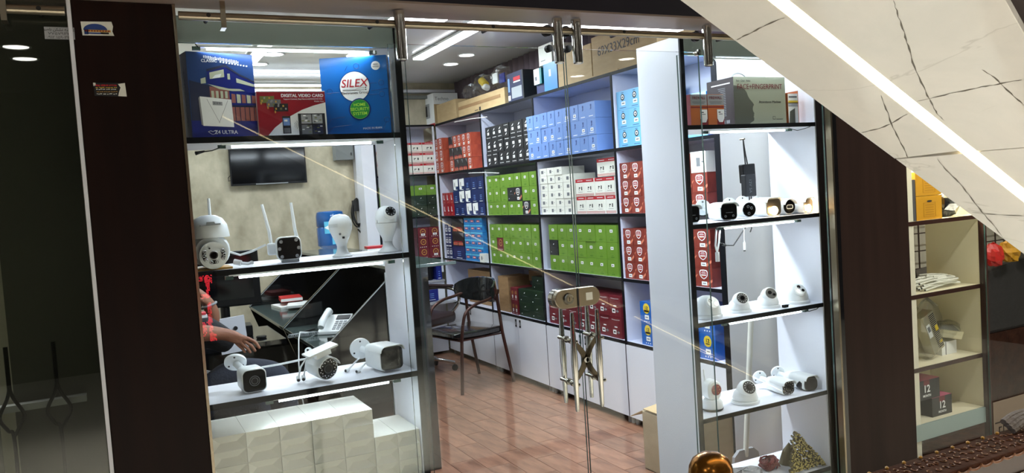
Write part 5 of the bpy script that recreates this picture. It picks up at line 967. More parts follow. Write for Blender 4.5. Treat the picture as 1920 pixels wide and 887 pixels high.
# ================================================================== CHAIRS
def tubeobj(nm, par, pts, r, mat, n=10): return MB().tube(pts, r, mat, n).build(nm, par, smooth=True)
def smooth_pts(P, k=6):
    P = [Vector(p) for p in P]; out = []
    for i in range(len(P) - 1):
        p0 = P[max(i - 1, 0)]; p1 = P[i]; p2 = P[i + 1]; p3 = P[min(i + 2, len(P) - 1)]
        for j in range(k): t_ = j / k; out.append(.5 * ((2 * p1) + (-p0 + p2) * t_ + (2 * p0 - 5 * p1 + 4 * p2 - p3) * t_ ** 2 + (-p0 + 3 * p1 - 3 * p2 + p3) * t_ ** 3))
    out.append(P[-1]); return out
# visitor chair: metal tube frame, film wrapped seat and round back
t = thing('visitor_chair', (2.60, 3.62, 0), 'tubular visitor chair with plastic wrapped black seat and back', 'chair', rot=(0, 0, 0))
for side, fx, fy, bx, by in (('near', -.285, -.38, .205, -.27), ('far', -.11, .60, .25, .55)): pass
# local frame rotated: u to the back of the chair, v across
ang = math.radians(12); R2 = Matrix.Rotation(ang, 3, 'Z')
def L(u, v, z): p = R2 @ Vector((u, v, z)); return p
for v in (-.25, .25):
    tubeobj('leg', t, [L(-.25, v * 1.05, 0), L(-.21, v, .44), L(-.19, v, .56)], .014, 'chair_tube', 12)
    tubeobj('armrest', t, smooth_pts([L(-.19, v, .56), L(-.15, v, .66), L(-.04, v, .715), L(.08, v, .735), L(.18, v * .93, .76), L(.24, v * .75, .79)]), .013, 'chair_tube', 12)
    tubeobj('leg', t, [L(.30, v * 1.0, 0), L(.22, v * .95, .44), L(.19, v * .92, .76)], .014, 'chair_tube', 12)
s = MB(); loft(s, [(-.24, 0, 0, .38, .03, .012), (-.22, 0, .002, .46, .055, .02), (0, 0, .0, .47, .06, .02), (.2, 0, .0, .44, .058, .02), (.23, 0, 0, .36, .03, .012)], 'film_wrap'); so = s.build('seat', t, loc=(-.0, 0, .465), rot=(0, 0, ang + PI / 2 * 1), smooth=True)
MB().box((-.22, -.24, -.01), (.22, .24, .0), 'chair_tube').build('seat_frame', t, loc=(0, 0, .436), rot=(0, 0, ang))
bk = MB(); secs = []; n = 12; vs = []
for i in range(n + 1):
    a = -1 + 2 * i / n; v = .27 * math.sin(a * 1.35) / math.sin(1.35); u = .26 - .17 * (1 - math.cos(a * 1.35)) ; hh = .105 * (1 - .55 * abs(a) ** 3)
    for (du, dz) in ((-.02, -hh), (-.032, 0), (-.02, hh), (.0, hh * 1.04), (.015, 0), (.0, -hh * 1.04)): vs.append(L(u + du, v, .79 + dz))
bk.add(vs, [(i * 6 + k, i * 6 + (k + 1) % 6, (i + 1) * 6 + (k + 1) % 6, (i + 1) * 6 + k) for i in range(n) for k in range(6)] + [tuple(range(6)), tuple(range(n * 6 + 5, n * 6 - 1, -1))], 'film_wrap'); bo = bk.build('backrest', t, smooth=True)
# swivel armchair
t = thing('office_armchair', (2.46, 4.33, 0), 'brown leather swivel armchair with chrome base behind the visitor chair', 'chair', rz=.5)
for k in range(5):
    a = 2 * PI * k / 5 + .3; e = Vector((.29 * math.cos(a), .29 * math.sin(a), .075)); tubeobj('base_leg', t, smooth_pts([Vector((0, 0, .13)), e * .5 + Vector((0, 0, .075)), e]), .016, 'chrome')
    cst = MB().cyl(e + Vector((-.012 * math.sin(a), .012 * math.cos(a), -.045)), e + Vector((.012 * math.sin(a), -.012 * math.cos(a), -.045)), .028, 'black_rubber', n=18).cyl(e + Vector((0, 0, -.03)), e, .007, 'chrome', n=8).build('caster', t, smooth=True)
MB().cyl((0, 0, .12), (0, 0, .42), .026, 'chrome', n=18).cyl((0, 0, .12), (0, 0, .25), .038, 'black_plastic', n=18).build('gas_column', t, smooth=True)
s = MB(); loft(s, [(-.25, 0, .5, .40, .05, .02), (-.22, 0, .5, .50, .10, .045), (.18, 0, .5, .50, .11, .05), (.24, 0, .5, .44, .06, .03)], 'leather_br'); s.build('seat', t, smooth=True)
s = MB(); loft(s, [(0, 0, 0, .40, .03, .015), (.02, 0, .0, .46, .09, .04), (.3, 0, .015, .46, .10, .045), (.45, 0, .02, .36, .09, .04), (.50, 0, .02, .24, .05, .02)], 'leather_br'); s.build('backrest', t, loc=(0, .20, .54), rot=(PI / 2 - .12, 0, 0), smooth=True)
for v in (-.28, .28): tubeobj('armrest', t, smooth_pts([(v, .14, .46), (v, .18, .70), (v, .02, .76), (v, -.2, .74), (v, -.24, .62), (v * .8, -.1, .46)]), .016, 'chrome'); MB().box((v - .025, -.18, .765), (v + .025, .12, .79), 'leather_br').build('arm_pad', t, bevel=.01)
# desk chair of the seated person
t = thing('leather_chair', (.13, 1.70, 0), 'black leather office chair under the seated man', 'chair', rz=-PI / 2 - .1)
t.rotation_euler = (0, 0, PI / 2)
for k in range(5):
    a = 2 * PI * k / 5; e = Vector((.28 * math.cos(a), .28 * math.sin(a), .07)); tubeobj('base_leg', t, [Vector((0, 0, .12)), e], .018, 'black_plastic'); MB().cyl(e + Vector((0, -.012, -.042)), e + Vector((0, .012, -.042)), .027, 'black_rubber', n=14).build('caster', t)
MB().cyl((0, 0, .11), (0, 0, .37), .028, 'chrome', n=16).build('gas_column', t, smooth=True)
s = MB(); loft(s, [(-.27, 0, .43, .42, .06, .02), (-.24, 0, .43, .54, .12, .05), (.2, 0, .43, .54, .12, .05), (.26, 0, .43, .46, .06, .03)], 'leather'); s.build('seat', t, smooth=True)
s = MB(); loft(s, [(0, 0, 0, .44, .04, .015), (.03, 0, .0, .52, .11, .05), (.45, 0, .015, .52, .12, .05), (.62, 0, .02, .40, .10, .04), (.68, 0, .02, .28, .05, .02)], 'leather'); s.build('backrest', t, loc=(0, .24, .52), rot=(PI / 2 - .2, 0, 0), smooth=True)
for v in (-.30, .30): MB().tube(smooth_pts([(v, .2, .66), (v, .0, .745), (v, -.18, .75), (v, -.30, .71)]), .024, 'leather', 10).build('arm_pad', t, smooth=True); tubeobj('arm_bracket', t, [(v, -.1, .73), (v, -.08, .55), (v * .85, -.05, .46)], .014, 'black_plastic')
# ================================================================== THE SEATED MAN
def skin(name, parent, joints, edges, mat, sub=2, loc=(0, 0, 0)):
    names = list(joints); me = bpy.data.meshes.new(name); me.from_pydata([joints[k][0] for k in names], [(names.index(a), names.index(b)) for a, b in edges], [])
    o = bpy.data.objects.new(name, me); C.objects.link(o); o.parent = parent; o.location = loc
    me.materials.append(MATS[mat]); sk = o.modifiers.new('skin', 'SKIN'); sk.use_smooth_shade = True
    for i, k in enumerate(names): r = joints[k][1]; me.skin_vertices[0].data[i].radius = r if isinstance(r, tuple) else (r, r)
    me.skin_vertices[0].data[0].use_root = True
    ss = o.modifiers.new('sub', 'SUBSURF'); ss.levels = sub; ss.render_levels = sub
    dg = bpy.context.evaluated_depsgraph_get(); dg.update(); m2 = bpy.data.meshes.new_from_object(o.evaluated_get(dg)); m2.name = name
    bpy.data.objects.remove(o); o = bpy.data.objects.new(name, m2); C.objects.link(o); o.parent = parent; o.location = loc
    for p in m2.polygons: p.use_smooth = True
    if not m2.materials: m2.materials.append(MATS[mat])
    return o
MAN = thing('person', (0, 0, 0), 'man in black shirt and dark trousers seated behind the left display unit, hand hanging relaxed', 'person')
J = {'pel': ((.17, 1.70, .60), (.12, .15)), 'sp': ((.12, 1.70, .82), (.10, .14)), 'ch': ((.12, 1.70, 1.04), (.11, .17)), 'nk': ((.14, 1.70, 1.22), .055), 'hd0': ((.16, 1.69, 1.30), .06), 'hd1': ((.17, 1.69, 1.38), (.085, .075)), 'hd2': ((.16, 1.69, 1.46), (.075, .07)),
     'rs': ((.12, 1.51, 1.13), .06), 're': ((.25, 1.47, 1.035), .046), 'rf': ((.36, 1.49, 1.027), .042), 'rw': ((.455, 1.5, 1.005), (.024, .030)), 'rp': ((.492, 1.5, .985), (.020, .033)),
     'ls': ((.12, 1.89, 1.13), .06), 'le': ((.43, 1.86, 1.00), .045), 'lf': ((.425, 1.83, 1.07), .042), 'lw': ((.41, 1.80, 1.135), .031), 'lp': ((.385, 1.79, 1.175), (.033, .036)),
     'rh': ((.24, 1.60, .60), .07), 'rm': ((.46, 1.56, .77), .06), 'rk': ((.69, 1.56, .745), .055), 'ra': ((.72, 1.60, .34), .04), 'rt': ((.82, 1.59, .26), .02),
     'lh': ((.24, 1.80, .59), .07), 'lk': ((.63, 1.80, .60), .058), 'la': ((.60, 1.80, .10), .045), 'lt': ((.74, 1.80, .05), .035)}
E_ = [('pel', 'sp'), ('sp', 'ch'), ('ch', 'nk'), ('nk', 'hd0'), ('hd0', 'hd1'), ('hd1', 'hd2'), ('ch', 'rs'), ('rs', 're'), ('re', 'rf'), ('rf', 'rw'), ('rw', 'rp'), ('ch', 'ls'), ('ls', 'le'), ('le', 'lf'), ('lf', 'lw'), ('lw', 'lp'),
      ('pel', 'rh'), ('rh', 'rm'), ('rm', 'rk'), ('rk', 'ra'), ('ra', 'rt'), ('pel', 'lh'), ('lh', 'lk'), ('lk', 'la'), ('la', 'lt')]
# fingers of the hanging right hand: knuckle, middle joint, tip
for nm, k, m_, t_ in (('i', (.548, 1.488, .973), (.580, 1.482, .950), (.598, 1.478, .915)), ('m', (.530, 1.492, .962), (.561, 1.484, .935), (.577, 1.48, .903)), ('r', (.512, 1.497, .955), (.541, 1.488, .925), (.554, 1.482, .898)), ('p', (.497, 1.503, .950), (.520, 1.495, .923), (.529, 1.489, .903))):
    q = .0092 if nm != 'p' else .0078
    J['f' + nm + '1'] = (k, q * 1.12); J['f' + nm + '2'] = (m_, q); J['f' + nm + '3'] = (t_, q * .78); E_ += [('rp', 'f' + nm + '1'), ('f' + nm + '1', 'f' + nm + '2'), ('f' + nm + '2', 'f' + nm + '3')]
J['ft1'] = ((.500, 1.525, .990), .012); J['ft2'] = ((.535, 1.545, .975), .0105); J['ft3'] = ((.562, 1.55, .950), .0085); E_ += [('rp', 'ft1'), ('ft1', 'ft2'), ('ft2', 'ft3')]
for i, (dy, dz) in enumerate(((-.024, 0), (-.008, .006), (.008, .006), (.024, 0))):
    a = 'gi%d' % i; J[a + '1'] = ((.362, 1.79 + dy, 1.205 + dz), .0105); J[a + '2'] = ((.335, 1.785 + dy, 1.205 + dz), .0095); J[a + '3'] = ((.335, 1.785 + dy, 1.18 + dz), .008); E_ += [('lp', a + '1'), (a + '1', a + '2'), (a + '2', a + '3')]
J['gt1'] = ((.375, 1.755, 1.16), .012); J['gt2'] = ((.345, 1.75, 1.175), .010); E_ += [('lp', 'gt1'), ('gt1', 'gt2')]
skin('body', MAN, J, E_, 'skin')
sh = {'a': ((.165, 1.70, .62), (.135, .165)), 'b': ((.12, 1.70, .84), (.125, .165)), 'c': ((.12, 1.70, 1.04), (.13, .19)), 'd': ((.135, 1.70, 1.165), .075), 'rs': ((.12, 1.50, 1.135), .077), 're': ((.22, 1.475, 1.07), .068), 'ls': ((.12, 1.90, 1.135), .077), 'le': ((.25, 1.885, 1.075), .068)}
skin('shirt', MAN, sh, [('a', 'b'), ('b', 'c'), ('c', 'd'), ('c', 'rs'), ('rs', 're'), ('c', 'ls'), ('ls', 'le')], 'shirt')
sl = {'a': ((.27, 1.60, 1.13), .055), 'b': ((.36, 1.60, 1.075), .040), 'c': ((.43, 1.595, .99), .028)}
skin('shirt_front_fold', MAN, {'a': ((.20, 1.64, 1.08), .11), 'b': ((.36, 1.66, 1.02), .085), 'c': ((.50, 1.66, .92), .06)}, [('a', 'b'), ('b', 'c')], 'shirt')
tr = {'p': ((.18, 1.70, .59), (.135, .165)), 'rh': ((.24, 1.60, .60), .098), 'rm': ((.46, 1.56, .80), .092), 'rk': ((.69, 1.56, .76), .082), 'ra': ((.745, 1.60, .31), .064), 'lh': ((.24, 1.80, .59), .098), 'lk': ((.64, 1.80, .60), .085), 'la': ((.60, 1.80, .11), .062)}
skin('trousers', MAN, tr, [('p', 'rh'), ('rh', 'rm'), ('rm', 'rk'), ('rk', 'ra'), ('p', 'lh'), ('lh', 'lk'), ('lk', 'la')], 'jeans')
skin('shoe', MAN, {'a': ((.60, 1.80, .055), .048), 'b': ((.76, 1.80, .042), .038)}, [('a', 'b')], 'black_plastic'); skin('shoe', MAN, {'a': ((.75, 1.60, .27), .052), 'b': ((.88, 1.58, .235), .04)}, [('a', 'b')], 'black_plastic')
skin('hair', MAN, {'a': ((.13, 1.69, 1.38), (.078, .082)), 'b': ((.14, 1.69, 1.475), (.082, .078))}, [('a', 'b')], 'hair')
m = MB(); m.lathe([(0, 0), (.012, 0), (.014, .02), (.004, .04), (0, .045)], 'skin', 12, Matrix.Rotation(PI / 2, 3, 'Y'), (.235, 1.69, 1.385)).build('nose', MAN, smooth=True)
for s in (-1, 1): MB().lathe([(0, -.008), (.009, 0), (0, .008)], 'paper', 12, None, (.243, 1.69 + s * .03, 1.405)).build('eye', MAN, smooth=True); MB().lathe([(0, -.008), (.018, -.004), (.022, .004), (0, .008)], 'skin', 14, Matrix.Rotation(PI / 2, 3, 'X'), (.165, 1.69 + s * .082, 1.39)).build('ear', MAN, smooth=True)
MB().box((.238, 1.668, 1.342), (.246, 1.712, 1.350), 'house_brick').build('mouth', MAN)
M('logo_stripe', (214, 60, 70), .6)
MB().box((.31, 1.50, 1.115), (.365, 1.56, 1.125), 'logo_stripe').box((.315, 1.50, 1.100), (.37, 1.56, 1.113), 'ink_white').build('sleeve_stripe', MAN, rot=(0, 0, 0))
MB().tube([(.411 + .034 * math.cos(a), 1.80 + .034 * math.sin(a), 1.128 + .010 * math.cos(a)) for a in [2 * PI * k / 18 for k in range(19)]], .006, 'grey_plastic', 8).build('bracelet', MAN, smooth=True)
# ================================================================== STAIRCASE WITH MARBLE SOFFIT
th = math.atan2(.48348304, .87535373)
def marble(name, rgb, rgb2, vein):
    mt = bpy.data.materials.new(name); MATS[name] = mt; mt.use_nodes = True; nt = mt.node_tree; b = nt.nodes['Principled BSDF']; b.inputs['Roughness'].default_value = .09; b.inputs['Coat Weight'].default_value = .3
    tc = nt.nodes.new('ShaderNodeTexCoord'); n1 = nt.nodes.new('ShaderNodeTexNoise'); n1.inputs['Scale'].default_value = 2.2; n1.inputs['Detail'].default_value = 9; n1.inputs['Roughness'].default_value = .65; n1.inputs['Distortion'].default_value = .6
    r1 = nt.nodes.new('ShaderNodeValToRGB'); r1.color_ramp.elements[0].position = .3; r1.color_ramp.elements[1].position = .7; r1.color_ramp.elements[0].color = (*lin(rgb), 1); r1.color_ramp.elements[1].color = (*lin(rgb2), 1)
    n2 = nt.nodes.new('ShaderNodeTexNoise'); n2.inputs['Scale'].default_value = 1.1; n2.inputs['Detail'].default_value = 5; n2.inputs['Roughness'].default_value = .55; n2.inputs['Distortion'].default_value = 1.2
    r2 = nt.nodes.new('ShaderNodeValToRGB'); e = r2.color_ramp.elements; e[0].position = .492; e[0].color = (0, 0, 0, 1); e[1].position = .5; e[1].color = (1, 1, 1, 1); e2 = r2.color_ramp.elements.new(.508); e2.color = (0, 0, 0, 1)
    mx = nt.nodes.new('ShaderNodeMixRGB'); mx.inputs[2].default_value = (*lin(vein), 1); mu = nt.nodes.new('ShaderNodeMath'); mu.operation = 'MULTIPLY'; mu.inputs[1].default_value = .22
    nt.links.new(tc.outputs['Object'], n1.inputs[0]); nt.links.new(tc.outputs['Object'], n2.inputs[0]); nt.links.new(n1.outputs[0], r1.inputs[0]); nt.links.new(n2.outputs[0], r2.inputs[0]); nt.links.new(r2.outputs[0], mu.inputs[0]); nt.links.new(mu.outputs[0], mx.inputs[0]); nt.links.new(r1.outputs[0], mx.inputs[1]); nt.links.new(mx.outputs[0], b.inputs['Base Color'])
marble('marble', (226, 222, 216), (212, 211, 206), (110, 104, 92)); M('vein', (96, 90, 80), .3); M('groove', (90, 66, 40), .6)
ST = thing('staircase', (.55, -1.2934, 2.0698), 'sloping staircase with pale veined marble underside and warm light strip', 'staircase', rot=(0, th, 0)); ST.scale = (.5, .5, .5)
def slab(poly, z0, z1, mat, nm, par=ST, bev=.0015): return MB().prism(poly, z0, z1, mat, 'z').build(nm, par, bevel=bev)
near = [(-.05, -1.40), (1.10, -1.345), (1.35, -1.29), (1.50, -1.19)]
slab([(-.05, -.774), (-.05, -.5), (1.853 + .008, -.5), (1.853 - .012, -.774)], 0, .02, 'marble', 'marble_panel')
slab([(1.865, -.774), (1.868, -.5), (8.3, -.5), (8.3, -.774)], .001, .021, 'marble', 'marble_panel')
slab([(-.05, -1.40), (1.10, -1.345), (1.35, -1.29), (1.50, -1.19), (1.60, -1.16), (1.853, -1.13), (1.853, -.832), (-.05, -.832)], 0, .02, 'marble', 'marble_panel')
slab([(1.859, -1.13), (8.3, -1.13), (8.3, -.832), (1.859, -.832)], .001, .021, 'marble', 'marble_panel')
slab([(-.05, -.832), (8.3, -.832), (8.3, -.774), (-.05, -.774)], .022, .03, 'groove', 'light_groove')
MB().box((-.05, -.828, -.0022), (1.852, -.778, .021), 'strip_warm').build('light_strip', ST); MB().box((1.862, -.828, -.0022), (8.3, -.778, .021), 'strip_warm').build('light_strip', ST)
slab([(-.05, -1.39), (1.05, -1.335), (1.35, -1.27), (1.50, -1.18), (1.60, -1.15), (1.85, -1.12), (8.3, -1.12), (8.3, -.51), (-.05, -.51)], .031, .17, 'wood_dark', 'stair_body')
for k in range(30):
    x = .1 + .27 * k; z = .17
    MB().prism([(x, z), (x + .27, z), (x + .27 - .15 * math.sin(th) * 0, z + .005), (x + .02, z + .135)], -1.12, -.51, 'ext_floor', 'y').build('step', ST)
MB().box((-.3, -2.05, .18), (2.2, -1.20, .21), 'slate_box').build('side_cladding', ST)
for v in ([(0.984, -1.102), (1.042, -1.075), (1.128, -1.037), (1.192, -1.007), (1.301, -0.957), (1.438, -0.904), (1.502, -0.881), (1.577, -0.857), (1.628, -0.85)], [(1.489, -0.84), (1.477, -0.944), (1.466, -1.055), (1.464, -1.122), (1.458, -1.195)], [(1.375, -1.124), (1.442, -1.134), (1.538, -1.129), (1.595, -1.13)],
          [(1.421, -0.752), (1.512, -0.709), (1.638, -0.649), (1.754, -0.602), (1.86, -0.559)], [(1.645, -0.509), (1.633, -0.574), (1.607, -0.659), (1.559, -0.756)], [(0.965, -0.51), (0.953, -0.568), (0.938, -0.654), (0.926, -0.756)],
          [(1.887, -0.661), (1.982, -0.64), (2.097, -0.624), (2.215, -0.597), (2.355, -0.564), (2.497, -0.535), (2.607, -0.508)], [(2.354, -0.52), (2.376, -0.592), (2.393, -0.71)]):
    random.seed(len(v)); pts = smooth_pts([(a, b, 0) for a, b in v], 5); L_ = []; R_2 = []
    for i, p in enumerate(pts):
        d = (pts[min(i + 1, len(pts) - 1)] - pts[max(i - 1, 0)]).normalized(); nrm = Vector((-d.y, d.x, 0)); ww = .0018 * (1 + .8 * math.sin(i * 1.7)) * (1 - abs(2 * i / len(pts) - 1) ** 4) + .0003; p = p + nrm * random.uniform(-.002, .002); L_.append((*(p + nrm * ww).xy, -.0006)); R_2.append((*(p - nrm * ww).xy, -.0006))
    n = len(L_); MB().add(L_ + R_2, [(i, i + 1, n + i + 1, n + i) for i in range(n - 1)], 'vein').build('marble_vein', ST)
# ================================================================== SECOND SHOP AT THE RIGHT
S2 = thing('display_shelf_unit', (3.372, 0, 0), 'cream lit display shelf unit of the neighbouring shop, right of the dark panel', 'shelf unit')
for z in (1.336, .973, .608, .325):
    b = MB().box((.0, .003, -TH), (.628, .30, 0), 'cream_lam').build('shelf_board', S2, loc=(0, 0, z))
    if z > .4: MB().box((0, -.003, -TH - .003), (.628, .0028, .001), 'wood_dark').build('edge_strip', b)
MB().box((.63, .0, .24), (.648, .30, 2.1), 'cream_lam').build('side_panel', S2); MB().box((.6285, -.03, .0), (.652, -.001, 2.1), 'wood_dark').build('edge_strip', S2); MB().box((.09, .30, 1.34), (.648, .31, 2.1), 'cream_lam').box((.1, .30, .325), (.648, .305, .95), 'cream_lam').build('back_panel', S2); MB().box((0, -.01, .245), (.628, .002, .324), 'pale_blue').build('front_rail', S2)
pane('window_4', 3.372, 4.0, -.035, .16, 2.1); pane('window_5', 4.03, 5.4, -.02, .02, 2.1)
area('neighbour_fill', (3.75, .16, 2.05), (.5, .2), 36, (1, .93, .72)); area('neighbour_fill', (4.8, .8, 2.4), (1.2, .8), 14, (1, .88, .66))  # warm fill added for the neighbouring shop, no fixture seen
struct('wall_neighbour', MB().box((3.5, 1.1, 0), (6.5, 1.15, 2.6), 'beige_wall').box((6.0, .0, 0), (6.05, 1.1, 2.6), 'ext_wall').box((3.52, 0.02, 0), (3.56, .02, 0), 'ext_wall'))
struct('floor_neighbour', MB().box((3.5, -.02, -.02), (6.0, 1.1, .001), 'wood_carved')); struct('ceiling_neighbour', MB().box((3.5, -.02, 2.6), (6.0, 1.15, 2.65), 'ext_wall'))
t = thing('wire_grid', (4.9, .98, 0), 'brown wire display grid on the neighbouring shop wall', 'grid')
m = MB()
for k in range(20): m.box((-1.35 + .12 * k, -.004, .5), (-1.343 + .12 * k, .004, 2.2), 'metal_grid')
for k in range(14): m.box((-1.35, -.008, .55 + .12 * k), (1.05, -.002, .557 + .12 * k), 'metal_grid')
m.build('wires', t)
for i, (z, lab) in enumerate(((1.337, 'lower'), (1.440, 'upper'))):
    o = tag(MB().box((0, 0, 0), (.145, .16, .102), 'slate_box').build('slate_carton', loc=(3.405, .02, z)), lab + ' dark grey carton beside the yellow ones, neighbouring shop', 'box', 'dark grey cartons'); m = MB(); m.rect(.05, .03, .05, .02, 'ink_grey', -.001); m.tube([(.05 + .022 * math.cos(a), -.0008, .066 + .022 * math.sin(a)) for a in [2 * PI * k / 14 for k in range(15)]], .0008, 'ink_grey', 5)
    for k in range(4): m.rect(.07 + .013 * k, .014, .007, .006, 'ink_white', -.001)
    m.build('print', o)
M('yellow_dk', (150, 100, 18), .5)
for i, (z, lab) in enumerate(((1.337, 'lower'), (1.458, 'upper'))):
    o = tag(MB().box((0, 0, 0), (.195, .18, .119), 'yellow_box').build('yellow_carton', loc=(3.553, .02, z)), lab + ' mustard yellow carton on the neighbouring shop shelf', 'box', 'mustard yellow cartons'); m = MB()
    for k in range(5): m.rect(.10, .025 + .012 * k, .07 - .008 * (k % 2), .002, 'yellow_dk', -.001)
    m.tube([(.055, -.0006, .015), (.145, -.0006, .015), (.145, -.0006, .085), (.055, -.0006, .085), (.055, -.0006, .015)], .0008, 'yellow_dk', 4); m.disc(.10, .092, .02, 'ink', -.001, 16, .005); m.build('print', o)
tag(bag_mesh(MB(), .10, .08, .075, 41, 'film_wrap', .3).build('plastic_bag', loc=(3.87, .11, 1.337 + .067)), 'dark glossy plastic bag right of the yellow cartons', 'bag')
M('sack_grey', (52, 50, 50), .4, bump=(9, .6)); M('papers_tan', (170, 160, 138), .6, noise=(40, (110, 100, 84), (1, 8, 1)))
t = thing('plastic_sack', (3.66, .255, .974), 'dark grey plastic sack leaning upright beside the wire grid', 'sack'); MB().prism([(-.22, 0), (.20, 0), (.10, .235), (-.22, .245)], -.02, .03, 'sack_grey').build('sack_body', t, bevel=.008); MB().prism([(-.22, .245), (.06, .245), (.09, .255), (.0, .262), (-.22, .262)], -.03, .03, 'paper').build('paper_sheet', t); MB().prism([(-.22, .263), (.0, .263), (-.005, .33), (-.22, .34)], -.01, .03, 'papers_tan').build('paper_bundle', t)
random.seed(17); m = MB()
for k in range(16):
    y = .035 + .008 * k; z = .982 + .010 * (k % 4); x0 = 3.60 + random.uniform(0, .06)
    m.tube(smooth_pts([(x0, y, z), (x0 + .08, y + random.uniform(-.01, .01), z + .006), (x0 + .2, y + random.uniform(-.02, .02), z + .012), (x0 + .29, y + .02, z + .006), (x0 + .27, y + .045, z + .012), (x0 + .15, y + .04, z + .018)], 3), .0042, 'white_card', 6)
    m.cyl((x0 - .02, y - .004, z), (x0, y, z), .006, 'white_card', n=8).cyl((x0 - .0215, y - .004, z), (x0 - .02, y - .004, z), .004, 'ink', n=8)
tag(m.build('cable_bundle'), 'bundle of white cable leads lying on the neighbouring shop shelf', 'cables')
m = MB()
for k in range(4): m.tube([(3.46 + .06 * math.cos(a), .06 + .03 * math.sin(a), .979 + .007 * k) for a in [2 * PI * j / 14 for j in range(15)]], .004, 'ink_grey', 6)
tag(m.build('cable_coil'), 'grey cable coil beside the white leads', 'cables')
t = thing('power_supply', (3.70, .085, .6085), 'perforated metal power supply leaning in a clear bag', 'power supply')
pb = MB().box((-.045, -.028, 0), (.045, .028, .215), 'psu_metal').build('case', t, loc=(-.04, 0, .04), rot=(0, -.42, 0)); pb.location = (.045, 0, .045)
m = MB()
for i in range(20): m.box((-.0, -.0288, .012 + .0098 * i), (.042, -.0281, .0165 + .0098 * i), 'ink')
m.rect(-.024, .13, .028, .075, 'paper', -.0288); m.rect(-.024, .14, .02, .03, 'ink_grey', -.0292); m.rect(.028, .04, .022, .012, 'yellow', -.0296); m.rect(.03, .12, .022, .03, 'yellow', -.0296); m.build('vent_slots', pb)
bagq = bag_mesh(MB(), .095, .05, .165, 43, 'plastic_film', .12).build('clear_bag', t, loc=(-.005, -.0, .155))
t = thing('power_supply', (3.885, .13, .69), 'smaller perforated power supply lying on a white carton', 'power supply'); pb = MB().box((-.07, -.05, 0), (.07, .05, .042), 'psu_metal').build('case', t, loc=(0, 0, .02), rot=(.25, .18, -.5)); m = MB()
for i in range(10): m.box((-.055 + .011 * i, -.04, .0422), (-.050 + .011 * i, .04, .0428), 'ink_grey')
m.box((-.0706, -.045, .004), (-.070, .045, .036), 'ink'); 
for i in range(5): m.box((-.0725, -.036 + .016 * i, .012), (-.0706, -.026 + .016 * i, .024), 'gold')
m.build('terminals', pb); bag_mesh(MB(), .095, .07, .05, 47, 'plastic_film', .15).build('clear_bag', t, loc=(.01, 0, .04))
tag(MB().box((-.06, -.035, 0), (.06, .035, .068), 'paper').box((-.03, -.0365, 0), (-.027, -.0352, .068), 'ink').build('white_carton', loc=(3.875, .13, .6085)), 'small white carton under the smaller power supply', 'box')
tag(MB().box((0, 0, 0), (.19, .11, .29), 'cream_lam').box((-.05, -.01, .29), (.2, .118, .318), 'cream_lam').build('cream_carton', loc=(3.50, .175, .6085)), 'tall cream carton with lid behind the leaning power supply', 'box')
for (x, z, ww, hh, lab) in ((3.60, .406, .20, .100, 'upper black and pink carton lettered 12 MONTH'), (3.715, .3255, .155, .098, 'lower right black and pink carton lettered 12 MONTH'), (3.485, .3255, .10, .078, 'lower left black and pink carton, partly behind dark panel')):
    if z > .4: z = .4252; 
    o = tag(MB().box((-ww / 2, 0, 0), (ww / 2, .17, hh), 'box_black').box((-ww / 2, 0, hh), (ww / 2, .17, hh + .0012), 'pink').build('month_carton', loc=(x - (.0), .035, z)), lab, 'box', 'black and pink cartons'); m = MB(); m.rect(-.0, hh - .014, .045, .027, 'maroon', -.0008); m.build('print', o)
    if ww > .12: text('lettering', '12', .052, 'ink_white', o, (0, -.0014, hh * .54), bold=.001); text('lettering', 'MONTH', .0165, 'ink_white', o, (0, -.0014, hh * .2), bold=.0004)
# interior beyond the glass, right
t = thing('reflection_block', (4.08, .42, 0), 'dark brown block imitating reflections in the right glass, below the snack bags', 'counter'); MB().box((0, 0, 0), (1.6, .45, .55), 'wood_carved').build('brown_reflection', t); MB().prism([(0, .551), (1.6, .551), (1.6, .96), (1.0, .99), (.45, .93), (0, .8)], .0, .42, 'sack_grey').build('dark_reflection', t, bevel=.02)  # brown and dark blocks stand in for reflections in the shop glass
for i, (x, z, mt, lab) in enumerate(((4.70, .98, 'red_mat', 'red crumpled snack bag behind the right glass'), (4.86, .99, 'yellow_box', 'golden crumpled snack bag behind the right glass'), (4.52, .95, 'film_wrap', 'black crumpled snack bag behind the right glass'), (5.08, 1.0, 'film_grey', 'silver crumpled bag at the right edge'))):
    tag(bag_mesh(MB(), .075, .05, .07, 50 + i, mt, .2).build('snack_bag', loc=(x, .36, z + .063)), lab, 'bag', 'snack bags')
M('taupe', (120, 106, 90), .45); M('key_line', (26, 16, 12), .6)
t = thing('greek_key_band', (4.03, -.031, 0), 'taupe glass film band with dark Greek key pattern at the right edge', 'film band')
MB().box((0, 0, .03), (1.3, .003, .345), 'taupe').build('film', t)
m = MB(); u = .0135
for k in range(14):
    x = .015 + k * .0945
    for pts in ([(0, 5), (5, 5), (5, 1), (2.3, 1), (2.3, 3), (3.6, 3)],):
        for (a, b), (c_, d_) in zip(pts[:-1], pts[1:]): m.box((x + min(a, c_) * u - .003, -.0014, .165 + min(b, d_) * u - .003), (x + max(a, c_) * u + .003, -.0002, .165 + max(b, d_) * u + .003), 'key_line')
    m.box((x + 5 * u, -.0014, .155 + u - .002), (x + 7 * u, -.0002, .155 + u + .002), 'key_line') if 0 else None
m.build('greek_key', t)
struct('wall_plinth', MB().box((4.02, -.10, 0), (5.6, -.04, .14), 'dark_panel_r'))
